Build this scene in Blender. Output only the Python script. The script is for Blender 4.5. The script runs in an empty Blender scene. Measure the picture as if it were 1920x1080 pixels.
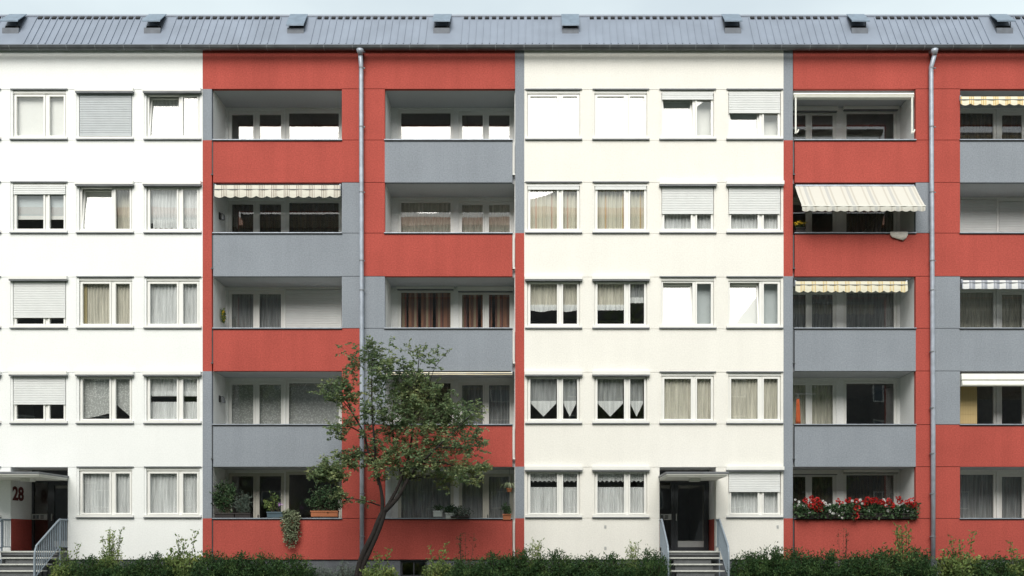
import bpy, math, random
from mathutils import Vector, Matrix, noise
random.seed(7)
R = math.radians
C = bpy.context.scene.collection
SC = bpy.context.scene

# ---------------------------------------------------------------- camera, sky, sun, exposure
D, EYE, S, XV, YH = 27.5, 1.645, 63.2, 1010.0, 1020.0     # metres to the facade, eye height, facade px per metre
cam = bpy.data.objects.new('camera', bpy.data.cameras.new('camera')); C.objects.link(cam)
cam.location = (0, -D, EYE); cam.rotation_euler = (R(90), 0, 0)
cam.data.sensor_width = 36; cam.data.lens = 36 * S * D / 1920
cam.data.shift_x = (960 - XV) / 1920; cam.data.shift_y = (YH - 540) / 1920
cam.data.clip_end = 3000
SC.camera = cam

SUN_EL, SUN_AZ = 42.0, 188.0     # compass azimuth, +Y = 0, clockwise: behind the camera, a little left
w = bpy.data.worlds.new('World'); SC.world = w; w.use_nodes = True
nt = w.node_tree; nt.nodes.clear()
wo = nt.nodes.new('ShaderNodeOutputWorld'); bg = nt.nodes.new('ShaderNodeBackground')
sky = nt.nodes.new('ShaderNodeTexSky'); sky.sky_type = 'NISHITA'; sky.sun_disc = False
sky.sun_elevation = R(SUN_EL); sky.sun_rotation = R(SUN_AZ)
sky.air_density = 1.0; sky.dust_density = 5.0; sky.ozone_density = 1.5; sky.altitude = 50
# thin high cloud: bright veil with soft patches
tc = nt.nodes.new('ShaderNodeTexCoord'); mp = nt.nodes.new('ShaderNodeMapping'); mp.inputs['Scale'].default_value = (1, 1, 2.2)
nz = nt.nodes.new('ShaderNodeTexNoise'); nz.inputs['Scale'].default_value = 1.7; nz.inputs['Detail'].default_value = 5
rp = nt.nodes.new('ShaderNodeValToRGB'); rp.color_ramp.elements[0].position = .3; rp.color_ramp.elements[1].position = .7
rp.color_ramp.elements[0].color = (.45, .45, .45, 1); rp.color_ramp.elements[1].color = (.9, .9, .9, 1)
mx = nt.nodes.new('ShaderNodeMixRGB'); mx.inputs[2].default_value = (7.3, 8.2, 8.3, 1)
nt.links.new(tc.outputs['Generated'], mp.inputs[0]); nt.links.new(mp.outputs[0], nz.inputs['Vector'])
nt.links.new(nz.outputs['Fac'], rp.inputs[0]); nt.links.new(rp.outputs[0], mx.inputs[0])
nt.links.new(sky.outputs[0], mx.inputs[1]); nt.links.new(mx.outputs[0], bg.inputs['Color'])
nt.links.new(bg.outputs[0], wo.inputs[0]); bg.inputs['Strength'].default_value = 0.075

sun = bpy.data.objects.new('sun', bpy.data.lights.new('sun', 'SUN')); C.objects.link(sun)
sun.data.energy = 2.0; sun.data.angle = R(45); sun.data.color = (1.0, .965, .90)
sd = Vector((math.sin(R(SUN_AZ)) * math.cos(R(SUN_EL)), math.cos(R(SUN_AZ)) * math.cos(R(SUN_EL)), math.sin(R(SUN_EL))))
sun.rotation_euler = sd.to_track_quat('Z', 'Y').to_euler(); sun.location = sd * 60
SC.view_settings.view_transform = 'Standard'; SC.view_settings.look = 'None'
SC.view_settings.exposure = 0.82; SC.view_settings.gamma = 1

# ---------------------------------------------------------------- helpers
def X(px, y=0.0): return (px - XV) / S * (D + y) / D
def Z(py, y=0.0): return EYE + (YH - py) / S * (D + y) / D
WL = {}
def wl(o): return WL.get(o.name, Vector((0, 0, 0))) if o else Vector((0, 0, 0))

class MB:
    def __init__(s): s.v = []; s.f = []; s.m = []
    def poly(s, pts, mi=0):
        b = len(s.v); s.v += [tuple(p) for p in pts]; s.f.append(tuple(range(b, b + len(pts)))); s.m.append(mi)
    def box(s, x0, x1, y0, y1, z0, z1, mi=0):
        if x0 > x1: x0, x1 = x1, x0
        if y0 > y1: y0, y1 = y1, y0
        if z0 > z1: z0, z1 = z1, z0
        b = len(s.v)
        s.v += [(x0,y0,z0),(x1,y0,z0),(x1,y1,z0),(x0,y1,z0),(x0,y0,z1),(x1,y0,z1),(x1,y1,z1),(x0,y1,z1)]
        for q in ((0,3,2,1),(4,5,6,7),(0,1,5,4),(1,2,6,5),(2,3,7,6),(3,0,4,7)):
            s.f.append(tuple(b + i for i in q)); s.m.append(mi)
    def prism(s, prof, x0, x1, mi=0):                      # closed (y,z) outline extruded along x
        b = len(s.v); n = len(prof)
        s.v += [(x0, p[0], p[1]) for p in prof] + [(x1, p[0], p[1]) for p in prof]
        for i in range(n):
            j = (i + 1) % n; s.f.append((b+i, b+j, b+n+j, b+n+i)); s.m.append(mi)
        s.f.append(tuple(b + i for i in range(n))[::-1]); s.m.append(mi)
        s.f.append(tuple(b + n + i for i in range(n))); s.m.append(mi)
    def tube(s, pts, rad, n=8, mi=0, cap=True):
        pts = [Vector(p) for p in pts]
        if not isinstance(rad, (list, tuple)): rad = [rad] * len(pts)
        b = len(s.v); up = None
        for i, p in enumerate(pts):
            t = (pts[min(i+1, len(pts)-1)] - pts[max(i-1, 0)])
            t = t.normalized() if t.length > 1e-9 else Vector((0,0,1))
            if up is None: up = t.orthogonal().normalized()
            a = (up - t * up.dot(t))
            a = a.normalized() if a.length > 1e-6 else t.orthogonal().normalized()
            up = a; c = t.cross(a)
            for k in range(n):
                q = p + (a * math.cos(2*math.pi*k/n) + c * math.sin(2*math.pi*k/n)) * rad[i]
                s.v.append(tuple(q))
        for i in range(len(pts) - 1):
            for k in range(n):
                k2 = (k + 1) % n
                s.f.append((b+i*n+k, b+i*n+k2, b+(i+1)*n+k2, b+(i+1)*n+k)); s.m.append(mi)
        if cap:
            s.f.append(tuple(b + k for k in range(n))[::-1]); s.m.append(mi)
            e = b + (len(pts) - 1) * n
            s.f.append(tuple(e + k for k in range(n))); s.m.append(mi)
    def leaf(s, p, d, ln, wd, mi=0, roll=None):            # one folded leaf
        d = d.normalized(); a = d.orthogonal().normalized()
        a = Matrix.Rotation(random.uniform(0, 6.283) if roll is None else roll, 3, d) @ a
        nrm = d.cross(a); m = p + d * ln * .5 + nrm * ln * .08
        s.poly([p, m + a * wd * .5, p + d * ln, m - a * wd * .5], mi)
    def ring(s, x0, x1, z0, z1, wd, y0, y1, mi=0):          # rectangular frame in the xz plane
        s.box(x0, x0 + wd, y0, y1, z0, z1, mi); s.box(x1 - wd, x1, y0, y1, z0, z1, mi)
        s.box(x0 + wd, x1 - wd, y0, y1, z0, z0 + wd, mi); s.box(x0 + wd, x1 - wd, y0, y1, z1 - wd, z1, mi)
    def wall(s, x0, x1, z0, z1, y0, y1, holes, mi=0, mir=None):    # wall with real openings
        mir = mi if mir is None else mir
        xs = sorted(set([x0, x1] + [min(max(h[i], x0), x1) for h in holes for i in (0, 1)]))
        zs = sorted(set([z0, z1] + [min(max(h[i], z0), z1) for h in holes for i in (2, 3)]))
        def solid(i, j):
            if i < 0 or j < 0 or i >= len(xs)-1 or j >= len(zs)-1: return False
            cx, cz = (xs[i]+xs[i+1])/2, (zs[j]+zs[j+1])/2
            return not any(h[0] < cx < h[1] and h[2] < cz < h[3] for h in holes)
        for i in range(len(xs)-1):
            for j in range(len(zs)-1):
                if not solid(i, j): continue
                a, b, c, d = xs[i], xs[i+1], zs[j], zs[j+1]
                s.poly([(a,y0,c),(b,y0,c),(b,y0,d),(a,y0,d)], mi); s.poly([(b,y1,c),(a,y1,c),(a,y1,d),(b,y1,d)], mir)
                if not solid(i-1, j): s.poly([(a,y1,c),(a,y0,c),(a,y0,d),(a,y1,d)], mi)
                if not solid(i+1, j): s.poly([(b,y0,c),(b,y1,c),(b,y1,d),(b,y0,d)], mi)
                if not solid(i, j-1): s.poly([(a,y1,c),(b,y1,c),(b,y0,c),(a,y0,c)], mi)
                if not solid(i, j+1): s.poly([(a,y0,d),(b,y0,d),(b,y1,d),(a,y1,d)], mi)
    def build(s, name, mats, parent=None, smooth=False, label=None):
        me = bpy.data.meshes.new(name); o0 = wl(parent)
        me.from_pydata([tuple(Vector(p) - o0) for p in s.v], [], s.f)
        for m in (mats if isinstance(mats, (list, tuple)) else [mats]): me.materials.append(m)
        me.polygons.foreach_set('material_index', s.m)
        if smooth: me.polygons.foreach_set('use_smooth', [True] * len(s.f))
        me.update()
        o = bpy.data.objects.new(name, me); C.objects.link(o)
        if parent: o.parent = parent
        WL[o.name] = o0
        if label: o['label'] = label
        return o

def thing(name, label, cat, loc=(0, 0, 0), group=None):
    o = bpy.data.objects.new(name, None); C.objects.link(o); o.location = loc; o.empty_display_size = .2
    o['label'] = label; o['category'] = cat
    if group: o['group'] = group
    WL[o.name] = Vector(loc)
    return o
def tag(o, label, cat, group=None):
    o['label'] = label; o['category'] = cat
    if group: o['group'] = group
    return o
def structure(o): o['kind'] = 'structure'; return o
def dup(root, loc, label, rz=0, sc=(1, 1, 1)):
    r = root.copy(); C.objects.link(r); r.location = loc; r.rotation_euler = (0, 0, rz); r.scale = sc; r['label'] = label
    for ch in list(root.children):
        c = ch.copy(); C.objects.link(c); c.parent = r
        for g in ch.children:
            d = g.copy(); C.objects.link(d); d.parent = c
    return r

# ---------------------------------------------------------------- materials
def newmat(name):
    m = bpy.data.materials.new(name); m.use_nodes = True; n = m.node_tree
    return m, n, n.nodes['Principled BSDF'], n.nodes['Material Output']
def nn(n, t, **k):
    x = n.nodes.new(t)
    for a, b in k.items():
        if a in x.inputs: x.inputs[a].default_value = b
        else: setattr(x, a, b)
    return x
def plain(name, col, rough=.6, metal=0, var=.08, scale=6, bump=0.0, bscale=80, spec=.4):
    m, n, b, o = newmat(name)
    t = nn(n, 'ShaderNodeTexCoord'); z = nn(n, 'ShaderNodeTexNoise', Scale=scale, Detail=6)
    n.links.new(t.outputs['Object'], z.inputs['Vector'])
    r = nn(n, 'ShaderNodeMapRange'); r.inputs['From Min'].default_value = .3; r.inputs['From Max'].default_value = .7
    r.inputs['To Min'].default_value = 1 - var; r.inputs['To Max'].default_value = 1 + var
    n.links.new(z.outputs['Fac'], r.inputs['Value'])
    mul = nn(n, 'ShaderNodeVectorMath', operation='SCALE'); mul.inputs[0].default_value = col
    n.links.new(r.outputs[0], mul.inputs['Scale']); n.links.new(mul.outputs[0], b.inputs['Base Color'])
    b.inputs['Roughness'].default_value = rough; b.inputs['Metallic'].default_value = metal; b.inputs['Specular IOR Level'].default_value = spec
    if bump:
        z2 = nn(n, 'ShaderNodeTexNoise', Scale=bscale, Detail=3); n.links.new(t.outputs['Object'], z2.inputs['Vector'])
        bp = nn(n, 'ShaderNodeBump', Strength=bump, Distance=.02); n.links.new(z2.outputs['Fac'], bp.inputs['Height'])
        n.links.new(bp.outputs[0], b.inputs['Normal'])
    return m
def stucco(name, col, grain=.14, mott=.05, streak=.05):
    m, n, b, o = newmat(name); t = nn(n, 'ShaderNodeTexCoord')
    def ns(scale, detail, vec=(1, 1, 1)):
        mpp = nn(n, 'ShaderNodeMapping'); mpp.inputs['Scale'].default_value = vec
        z = nn(n, 'ShaderNodeTexNoise', Scale=scale, Detail=detail)
        n.links.new(t.outputs['Object'], mpp.inputs[0]); n.links.new(mpp.outputs[0], z.inputs['Vector']); return z.outputs['Fac']
    def mr(sock, a):
        r = nn(n, 'ShaderNodeMapRange'); r.inputs['From Min'].default_value = .3; r.inputs['From Max'].default_value = .7
        r.inputs['To Min'].default_value = 1 - a; r.inputs['To Max'].default_value = 1 + a; r.clamp = False
        n.links.new(sock, r.inputs['Value']); return r.outputs[0]
    def mulm(a, c):
        x = nn(n, 'ShaderNodeMath', operation='MULTIPLY'); n.links.new(a, x.inputs[0]); n.links.new(c, x.inputs[1]); return x.outputs[0]
    g = ns(26, 4); f = mulm(mulm(mr(g, grain), mr(ns(.8, 4), mott)), mr(ns(1.0, 5, (3.2, 3.2, .18)), streak))
    mul = nn(n, 'ShaderNodeVectorMath', operation='SCALE'); mul.inputs[0].default_value = col
    n.links.new(f, mul.inputs['Scale']); n.links.new(mul.outputs[0], b.inputs['Base Color'])
    b.inputs['Roughness'].default_value = .92; b.inputs['Specular IOR Level'].default_value = .2
    bp = nn(n, 'ShaderNodeBump', Strength=.5, Distance=.01); n.links.new(ns(60, 3), bp.inputs['Height']); n.links.new(bp.outputs[0], b.inputs['Normal'])
    return m
def glassmat(name, base=.09, tint=(.98, .985, .98)):
    m, n, b, o = newmat(name); n.nodes.remove(b)
    tr = nn(n, 'ShaderNodeBsdfTransparent'); tr.inputs[0].default_value = (*tint, 1)
    gl = nn(n, 'ShaderNodeBsdfGlossy'); gl.inputs['Roughness'].default_value = .008
    lw = nn(n, 'ShaderNodeLayerWeight', Blend=.5); fr = nn(n, 'ShaderNodeMath', operation='POWER'); fr.inputs[1].default_value = 4.0; n.links.new(lw.outputs['Facing'], fr.inputs[0])
    ad = nn(n, 'ShaderNodeMath', operation='MULTIPLY_ADD'); ad.inputs[1].default_value = .7; ad.inputs[2].default_value = base; ad.use_clamp = True
    t = nn(n, 'ShaderNodeTexCoord'); z = nn(n, 'ShaderNodeTexNoise', Scale=1.4, Detail=1); n.links.new(t.outputs['Object'], z.inputs['Vector'])
    bp = nn(n, 'ShaderNodeBump', Strength=.022, Distance=.03); n.links.new(z.outputs['Fac'], bp.inputs['Height']); n.links.new(bp.outputs[0], gl.inputs['Normal'])
    ms = nn(n, 'ShaderNodeMixShader')
    n.links.new(fr.outputs[0], ad.inputs[0]); n.links.new(ad.outputs[0], ms.inputs[0]); n.links.new(tr.outputs[0], ms.inputs[1]); n.links.new(gl.outputs[0], ms.inputs[2])
    n.links.new(ms.outputs[0], o.inputs[0]); return m
def netmat(name, col, clear=.25, pattern=None):
    m, n, b, o = newmat(name); n.nodes.remove(b)
    di = nn(n, 'ShaderNodeBsdfDiffuse'); tl = nn(n, 'ShaderNodeBsdfTranslucent'); tr = nn(n, 'ShaderNodeBsdfTransparent')
    di.inputs[0].default_value = (*col, 1); tl.inputs[0].default_value = (*col, 1)
    a = nn(n, 'ShaderNodeMixShader', Fac=.12); c = nn(n, 'ShaderNodeMixShader', Fac=clear)
    n.links.new(di.outputs[0], a.inputs[1]); n.links.new(tl.outputs[0], a.inputs[2]); n.links.new(a.outputs[0], c.inputs[1]); n.links.new(tr.outputs[0], c.inputs[2])
    n.links.new(c.outputs[0], o.inputs[0])
    t = nn(n, 'ShaderNodeTexCoord')
    if pattern == 'lace':
        v = nn(n, 'ShaderNodeTexVoronoi', Scale=20.0); n.links.new(t.outputs['Object'], v.inputs['Vector'])
        r = nn(n, 'ShaderNodeMapRange'); r.inputs['From Min'].default_value = .15; r.inputs['From Max'].default_value = .55; r.inputs['To Min'].default_value = .02; r.inputs['To Max'].default_value = .42
        n.links.new(v.outputs['Distance'], r.inputs['Value']); n.links.new(r.outputs[0], c.inputs[0])
    else:
        mpp = nn(n, 'ShaderNodeMapping'); mpp.inputs['Scale'].default_value = (14, 14, 1.2)
        z = nn(n, 'ShaderNodeTexNoise', Scale=1.0, Detail=3); n.links.new(t.outputs['Object'], mpp.inputs[0]); n.links.new(mpp.outputs[0], z.inputs['Vector'])
        r = nn(n, 'ShaderNodeMapRange'); r.inputs['From Min'].default_value = .3; r.inputs['From Max'].default_value = .7; r.inputs['To Min'].default_value = max(0, clear - .22); r.inputs['To Max'].default_value = clear + .22
        n.links.new(z.outputs['Fac'], r.inputs['Value']); n.links.new(r.outputs[0], c.inputs[0])
    return m
def stripes(name, stops, period, plaid=None, rough=.85):    # cloth woven in stripes across x
    m, n, b, o = newmat(name); t = nn(n, 'ShaderNodeTexCoord'); sp = nn(n, 'ShaderNodeSeparateXYZ'); n.links.new(t.outputs['Object'], sp.inputs[0])
    dv = nn(n, 'ShaderNodeMath', operation='DIVIDE'); dv.inputs[1].default_value = period; n.links.new(sp.outputs[0], dv.inputs[0])
    fc = nn(n, 'ShaderNodeMath', operation='FRACT'); n.links.new(dv.outputs[0], fc.inputs[0])
    rp = nn(n, 'ShaderNodeValToRGB'); cr = rp.color_ramp; cr.interpolation = 'CONSTANT'
    cr.elements[0].position = 0; cr.elements[0].color = (*stops[0][1], 1)
    cr.elements.remove(cr.elements[1])
    for p, c in stops[1:]:
        e = cr.elements.new(p); e.color = (*c, 1)
    n.links.new(fc.outputs[0], rp.inputs[0]); n.links.new(rp.outputs[0], b.inputs['Base Color']); b.inputs['Roughness'].default_value = rough
    b.inputs['Specular IOR Level'].default_value = .15
    return m
def leafmat(name, c1, c2, c3, patch=1.4, trans=.25):
    m, n, b, o = newmat(name); g = nn(n, 'ShaderNodeNewGeometry'); t = nn(n, 'ShaderNodeTexCoord')
    rp = nn(n, 'ShaderNodeValToRGB'); cr = rp.color_ramp; cr.elements[0].color = (*c1, 1); cr.elements[1].color = (*c3, 1); e = cr.elements.new(.5); e.color = (*c2, 1)
    z = nn(n, 'ShaderNodeTexNoise', Scale=patch, Detail=3); n.links.new(t.outputs['Object'], z.inputs['Vector'])
    ad = nn(n, 'ShaderNodeMath', operation='MULTIPLY_ADD'); ad.inputs[1].default_value = .45; n.links.new(g.outputs['Random Per Island'], ad.inputs[0])
    sc = nn(n, 'ShaderNodeMath', operation='MULTIPLY_ADD'); sc.inputs[1].default_value = 1.6; sc.inputs[2].default_value = -.52; n.links.new(z.outputs['Fac'], sc.inputs[0])
    n.links.new(sc.outputs[0], ad.inputs[2]); n.links.new(ad.outputs[0], rp.inputs[0])
    n.links.new(rp.outputs[0], b.inputs['Base Color']); b.inputs['Roughness'].default_value = .55; b.inputs['Specular IOR Level'].default_value = .15
    tl = nn(n, 'ShaderNodeBsdfTranslucent'); n.links.new(rp.outputs[0], tl.inputs[0])
    ms = nn(n, 'ShaderNodeMixShader', Fac=trans); n.links.new(b.outputs[0], ms.inputs[1]); n.links.new(tl.outputs[0], ms.inputs[2]); n.links.new(ms.outputs[0], o.inputs[0])
    return m

M = {}
M['white'] = stucco('white_render', (.83, .845, .835), .04, .015, .008)
M['cream'] = stucco('cream_render', (.80, .785, .735), .05, .02, .015)
M['red'] = stucco('red_render', (.395, .078, .061), .18, .07, .05)
M['grey'] = stucco('grey_render', (.25, .275, .31), .14, .05, .03)
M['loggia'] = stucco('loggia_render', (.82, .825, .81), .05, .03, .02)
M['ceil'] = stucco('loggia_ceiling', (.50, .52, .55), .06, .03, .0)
M['plinth'] = stucco('plinth_render', (.13, .14, .155), .15, .08, .08)
M['joint'] = plain('joint_sealant', (.10, .08, .08), .9)
M['room'] = plain('room_paint', (.42, .40, .38), .9)
M['frame'] = plain('white_window_plastic', (.80, .80, .77), .35, 0, .02, 3)
M['frame2'] = plain('cream_painted_wood', (.62, .61, .54), .5, 0, .05, 5)
M['zinc'] = plain('zinc_sheet', (.20, .21, .225), .5, .3, .15, 4)
M['darkzinc'] = plain('weathered_zinc', (.105, .115, .125), .45, .35, .25, 2.5)
M['pipe'] = plain('downpipe_zinc', (.36, .40, .46), .45, .25, .18, 5)
M['roof'] = plain('roof_sheet', (.21, .245, .305), .48, .1, .09, 1.3)
M['ventlid'] = plain('vent_lid', (.17, .22, .28), .4, .2, .15, 6)
M['ventbody'] = plain('vent_box', (.12, .135, .16), .6, .1, .15, 6)
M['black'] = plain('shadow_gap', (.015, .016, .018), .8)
M['shutter'] = plain('white_shutter_slats', (.70, .715, .71), .5, 0, .03, 3)
M['shuttergrey'] = plain('grey_shutter_slats', (.50, .53, .55), .5, 0, .04, 3)
M['glass'] = glassmat('window_glass')
M['net'] = netmat('white_net', (.90, .92, .93), .12)
M['netbeige'] = netmat('beige_net', (.80, .77, .67), .14)
M['netgrey'] = netmat('grey_net', (.52, .54, .55), .3)
M['netdark'] = netmat('brown_net', (.22, .19, .15), .35)
M['lace'] = netmat('patterned_lace', (.78, .80, .79), .3, 'lace')
M['blind'] = plain('white_blind', (.84, .84, .82), .8, 0, .02)
M['blindgrey'] = plain('pale_grey_blind', (.55, .60, .62), .8, 0, .03)
M['yellow'] = plain('ochre_curtain', (.44, .37, .20), .85)
M['orange'] = stripes('orange_curtain', [(0, (.40, .20, .13)), (.30, (.24, .13, .10)), (.52, (.46, .36, .25)), (.72, (.34, .15, .11)), (.86, (.18, .10, .09))], .37)
M['drape'] = stripes('flowered_drape', [(0, (.62, .60, .50)), (.30, (.56, .53, .44)), (.5, (.62, .60, .51)), (.80, (.54, .36, .29)), (.86, (.60, .57, .47))], .47)
M['drape_gold'] = stripes('gold_edged_drape', [(0, (.62, .60, .50)), (.42, (.55, .53, .44)), (.62, (.62, .60, .51)), (.80, (.56, .46, .24)), (.85, (.50, .32, .26)), (.89, (.60, .57, .47))], .52)
M['rail'] = plain('grey_railing_paint', (.27, .32, .37), .45, .1, .06, 8)
M['step'] = plain('stone_tread', (.52, .53, .50), .8, 0, .12, 14, .3)
M['riser'] = plain('concrete', (.12, .125, .13), .9, 0, .15, 6, .3)
M['alu'] = plain('dark_aluminium', (.075, .08, .09), .4, .4, .06)
M['plate'] = plain('brushed_plate', (.50, .51, .50), .4, .3, .05)
M['canopy'] = plain('canopy_white', (.72, .72, .68), .7, 0, .04)
M['digit'] = plain('maroon_paint', (.11, .024, .026), .7)
M['wood'] = stripes('reed_mat', [(0, (.52, .40, .20)), (.5, (.47, .35, .17))], .05)
M['terracotta'] = plain('terracotta', (.42, .15, .07), .8)
M['bluepot'] = plain('blue_grey_pot', (.08, .12, .15), .5)
M['whitepot'] = plain('white_pot', (.72, .74, .74), .4)
M['darkpot'] = plain('dark_planter', (.035, .03, .03), .6)
M['bark'] = plain('bark', (.017, .0135, .012), .9, 0, .35, 14, .8, 30)
M['bark2'] = plain('twig', (.05, .04, .028), .9)
M['treeleaf'] = leafmat('tree_leaves', (.075, .125, .07), (.175, .25, .125), (.40, .43, .20), 1.5, .38)
M['yewleaf'] = leafmat('yew_leaves', (.014, .036, .015), (.034, .078, .027), (.125, .19, .06), 2.2, .2)
M['lightleaf'] = leafmat('light_shrub_leaves', (.06, .11, .04), (.16, .23, .075), (.36, .40, .13), 2.2, .3)
M['sageleaf'] = leafmat('sage_leaves', (.06, .09, .07), (.13, .17, .14), (.22, .26, .22), 3, .25)
M['potleaf'] = leafmat('pot_plant_leaves', (.020, .045, .022), (.05, .095, .045), (.13, .19, .09), 4, .25)
M['ivyleaf'] = leafmat('variegated_leaves', (.10, .14, .08), (.22, .26, .16), (.42, .44, .30), 6, .25)
M['reddry'] = leafmat('dry_reddish_leaves', (.07, .04, .03), (.12, .07, .04), (.18, .13, .06), 3, .25)
M['redflower'] = plain('geranium_red', (.42, .012, .010), .6, 0, .25, 30)
M['whiteflower'] = plain('geranium_white', (.82, .82, .80), .6)
M['lilac'] = plain('lilac_petal', (.50, .30, .60), .6)
M['yellowflower'] = plain('yellow_petal', (.62, .42, .02), .6)
M['cloth'] = plain('pale_towel', (.62, .58, .52), .95, 0, .1, 30)
M['orangecloth'] = plain('orange_cloth', (.46, .11, .04), .9)
M['soil'] = plain('soil', (.03, .024, .018), 1)
M['grass'] = plain('lawn', (.055, .075, .03), 1, 0, .35, 3, .6, 60)
M['asphalt'] = plain('asphalt', (.05, .05, .052), .9, 0, .2, 30, .4, 90)
M['paving'] = plain('concrete_paving', (.28, .275, .26), .9, 0, .15, 5, .3, 50)
M['awn_white'] = plain('white_awning_case', (.80, .80, .74), .5, 0, .03)
M['awn_stripe'] = stripes('cream_striped_cloth', [(0, (.54, .53, .48)), (.26, (.46, .44, .39)), (.34, (.54, .53, .48)), (.5, (.43, .43, .41)), (.64, (.53, .52, .47)), (.72, (.45, .43, .38)), (.80, (.54, .53, .48))], .62)
M['awn_plaid'] = stripes('brown_checked_cloth', [(0, (.66, .64, .56)), (.52, (.27, .23, .20)), (.58, (.66, .64, .56)), (.66, (.32, .27, .23)), (.71, (.62, .6, .52)), (.80, (.32, .27, .23)), (.85, (.66, .64, .56)), (.93, (.30, .25, .22)), (.97, (.66, .64, .56))], .37)
M['awn_yellow'] = stripes('yellow_striped_cloth', [(0, (.70, .67, .54)), (.42, (.60, .47, .24)), (.50, (.68, .61, .42)), (.72, (.60, .47, .24)), (.80, (.70, .67, .54))], .33)
M['awn_check'] = stripes('yellow_checked_cloth', [(0, (.78, .73, .58)), (.50, (.66, .42, .14)), (.55, (.74, .66, .42)), (.66, (.62, .36, .12)), (.71, (.74, .66, .42)), (.84, (.66, .42, .14)), (.90, (.78, .73, .58))], .36)
M['awn_blue'] = stripes('blue_striped_cloth', [(0, (.70, .71, .71)), (.5, (.34, .36, .41)), (.62, (.46, .48, .52)), (.75, (.32, .34, .39))], .36)
M['awn_red'] = stripes('red_edge_cloth', [(0, (.70, .62, .45)), (.5, (.72, .66, .5))], .5)
M['lamp'] = plain('opal_lamp', (.60, .60, .57), .3)

# ---------------------------------------------------------------- ground
def sheet(name, x0, x1, y0, y1, z, m):
    mb = MB(); mb.poly([(x0,y0,z),(x1,y0,z),(x1,y1,z),(x0,y1,z)]); return structure(mb.build(name, m))
sheet('ground', -900, 900, -900, 900, 0, M['grass'])
sheet('planting_bed', -20.5, 22, -2.6, .1, .004, M['soil'])
sheet('footpath', -60, 60, -5.6, -3.4, .008, M['paving'])
sheet('road', -300, 300, -33.5, -28.6, .012, M['asphalt'])
mb = MB(); mb.box(-300, 300, -28.6, -28.45, 0, .12); structure(mb.build('kerb', M['riser']))

# ---------------------------------------------------------------- the apartment building
XL, XR = -150, 2190                       # facade ends (px on the facade plane)
BASE = 1049
bld = thing('apartment_building', 'long five storey apartment block with white and red grey facade panels and metal roof', 'building')
T = [166.5, 342, 518, 695.5, 875]; P = [262.5, 437, 615.5, 796, 972]           # loggia opening top / parapet top per storey
WT = [168, 342, 519.5, 698, 876]; WS = [263, 438, 616.5, 795, 971.5]           # window strip top / sill per storey
DEPTH = 10.0
LOG_D = 1.2
WY = .07                                   # window frame set back behind the facade
curt_n = [0]

def shutter(parent, x0, x1, z1, z0, y, m):
    mb = MB(); n = max(1, int(round((z1 - z0 - .05) / .052))); h = (z1 - z0 - .05) / n
    pr = []
    for i in range(n):
        a = z1 - i * h
        pr += [(y + .010, a), (y, a - h * .25), (y, a - h * .8), (y + .010, a - h * .97)]
    pr += [(y + .010, z0 + .05), (y - .006, z0 + .05), (y - .006, z0), (y + .03, z0), (y + .03, z1)]
    mb.prism(pr[::-1], x0, x1)
    return mb.build('roller_shutter', m, parent)

def curtain(parent, x0, x1, zt, zb, y, m, lam=.11, amp=.018, bot=None, top=None, name='curtain', label=None):
    mb = MB(); n = max(4, int((x1 - x0) / .017)); ph = random.uniform(0, 6.28)
    for i in range(n + 1):
        x = x0 + (x1 - x0) * i / n; u = i / n
        w_ = math.sin(6.283 * x / lam + ph + 1.3 * noise.noise(Vector((x * 4, zt, 3))))
        yy = y + amp * w_
        b = bot(u) if bot else zb
        tt = top(u) if top else zt
        for k in range(4):
            f = k / 3
            mb.v.append((x, yy + amp * .4 * noise.noise(Vector((x * 9, f * 2, zt))), tt + (b - tt) * f))
    for i in range(n):
        for k in range(3):
            a = i * 4 + k; mb.f.append((a, a + 1, a + 5, a + 4)); mb.m.append(0)
    return mb.build(name, m, parent, True, label)
def blind(parent, x0, x1, zt, zb, y, m, name='blind'):
    mb = MB(); mb.box(x0, x1, y, y + .006, zb, zt); mb.box(x0, x1, y - .008, y + .014, zb - .02, zb); return mb.build(name, m, parent)

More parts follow.
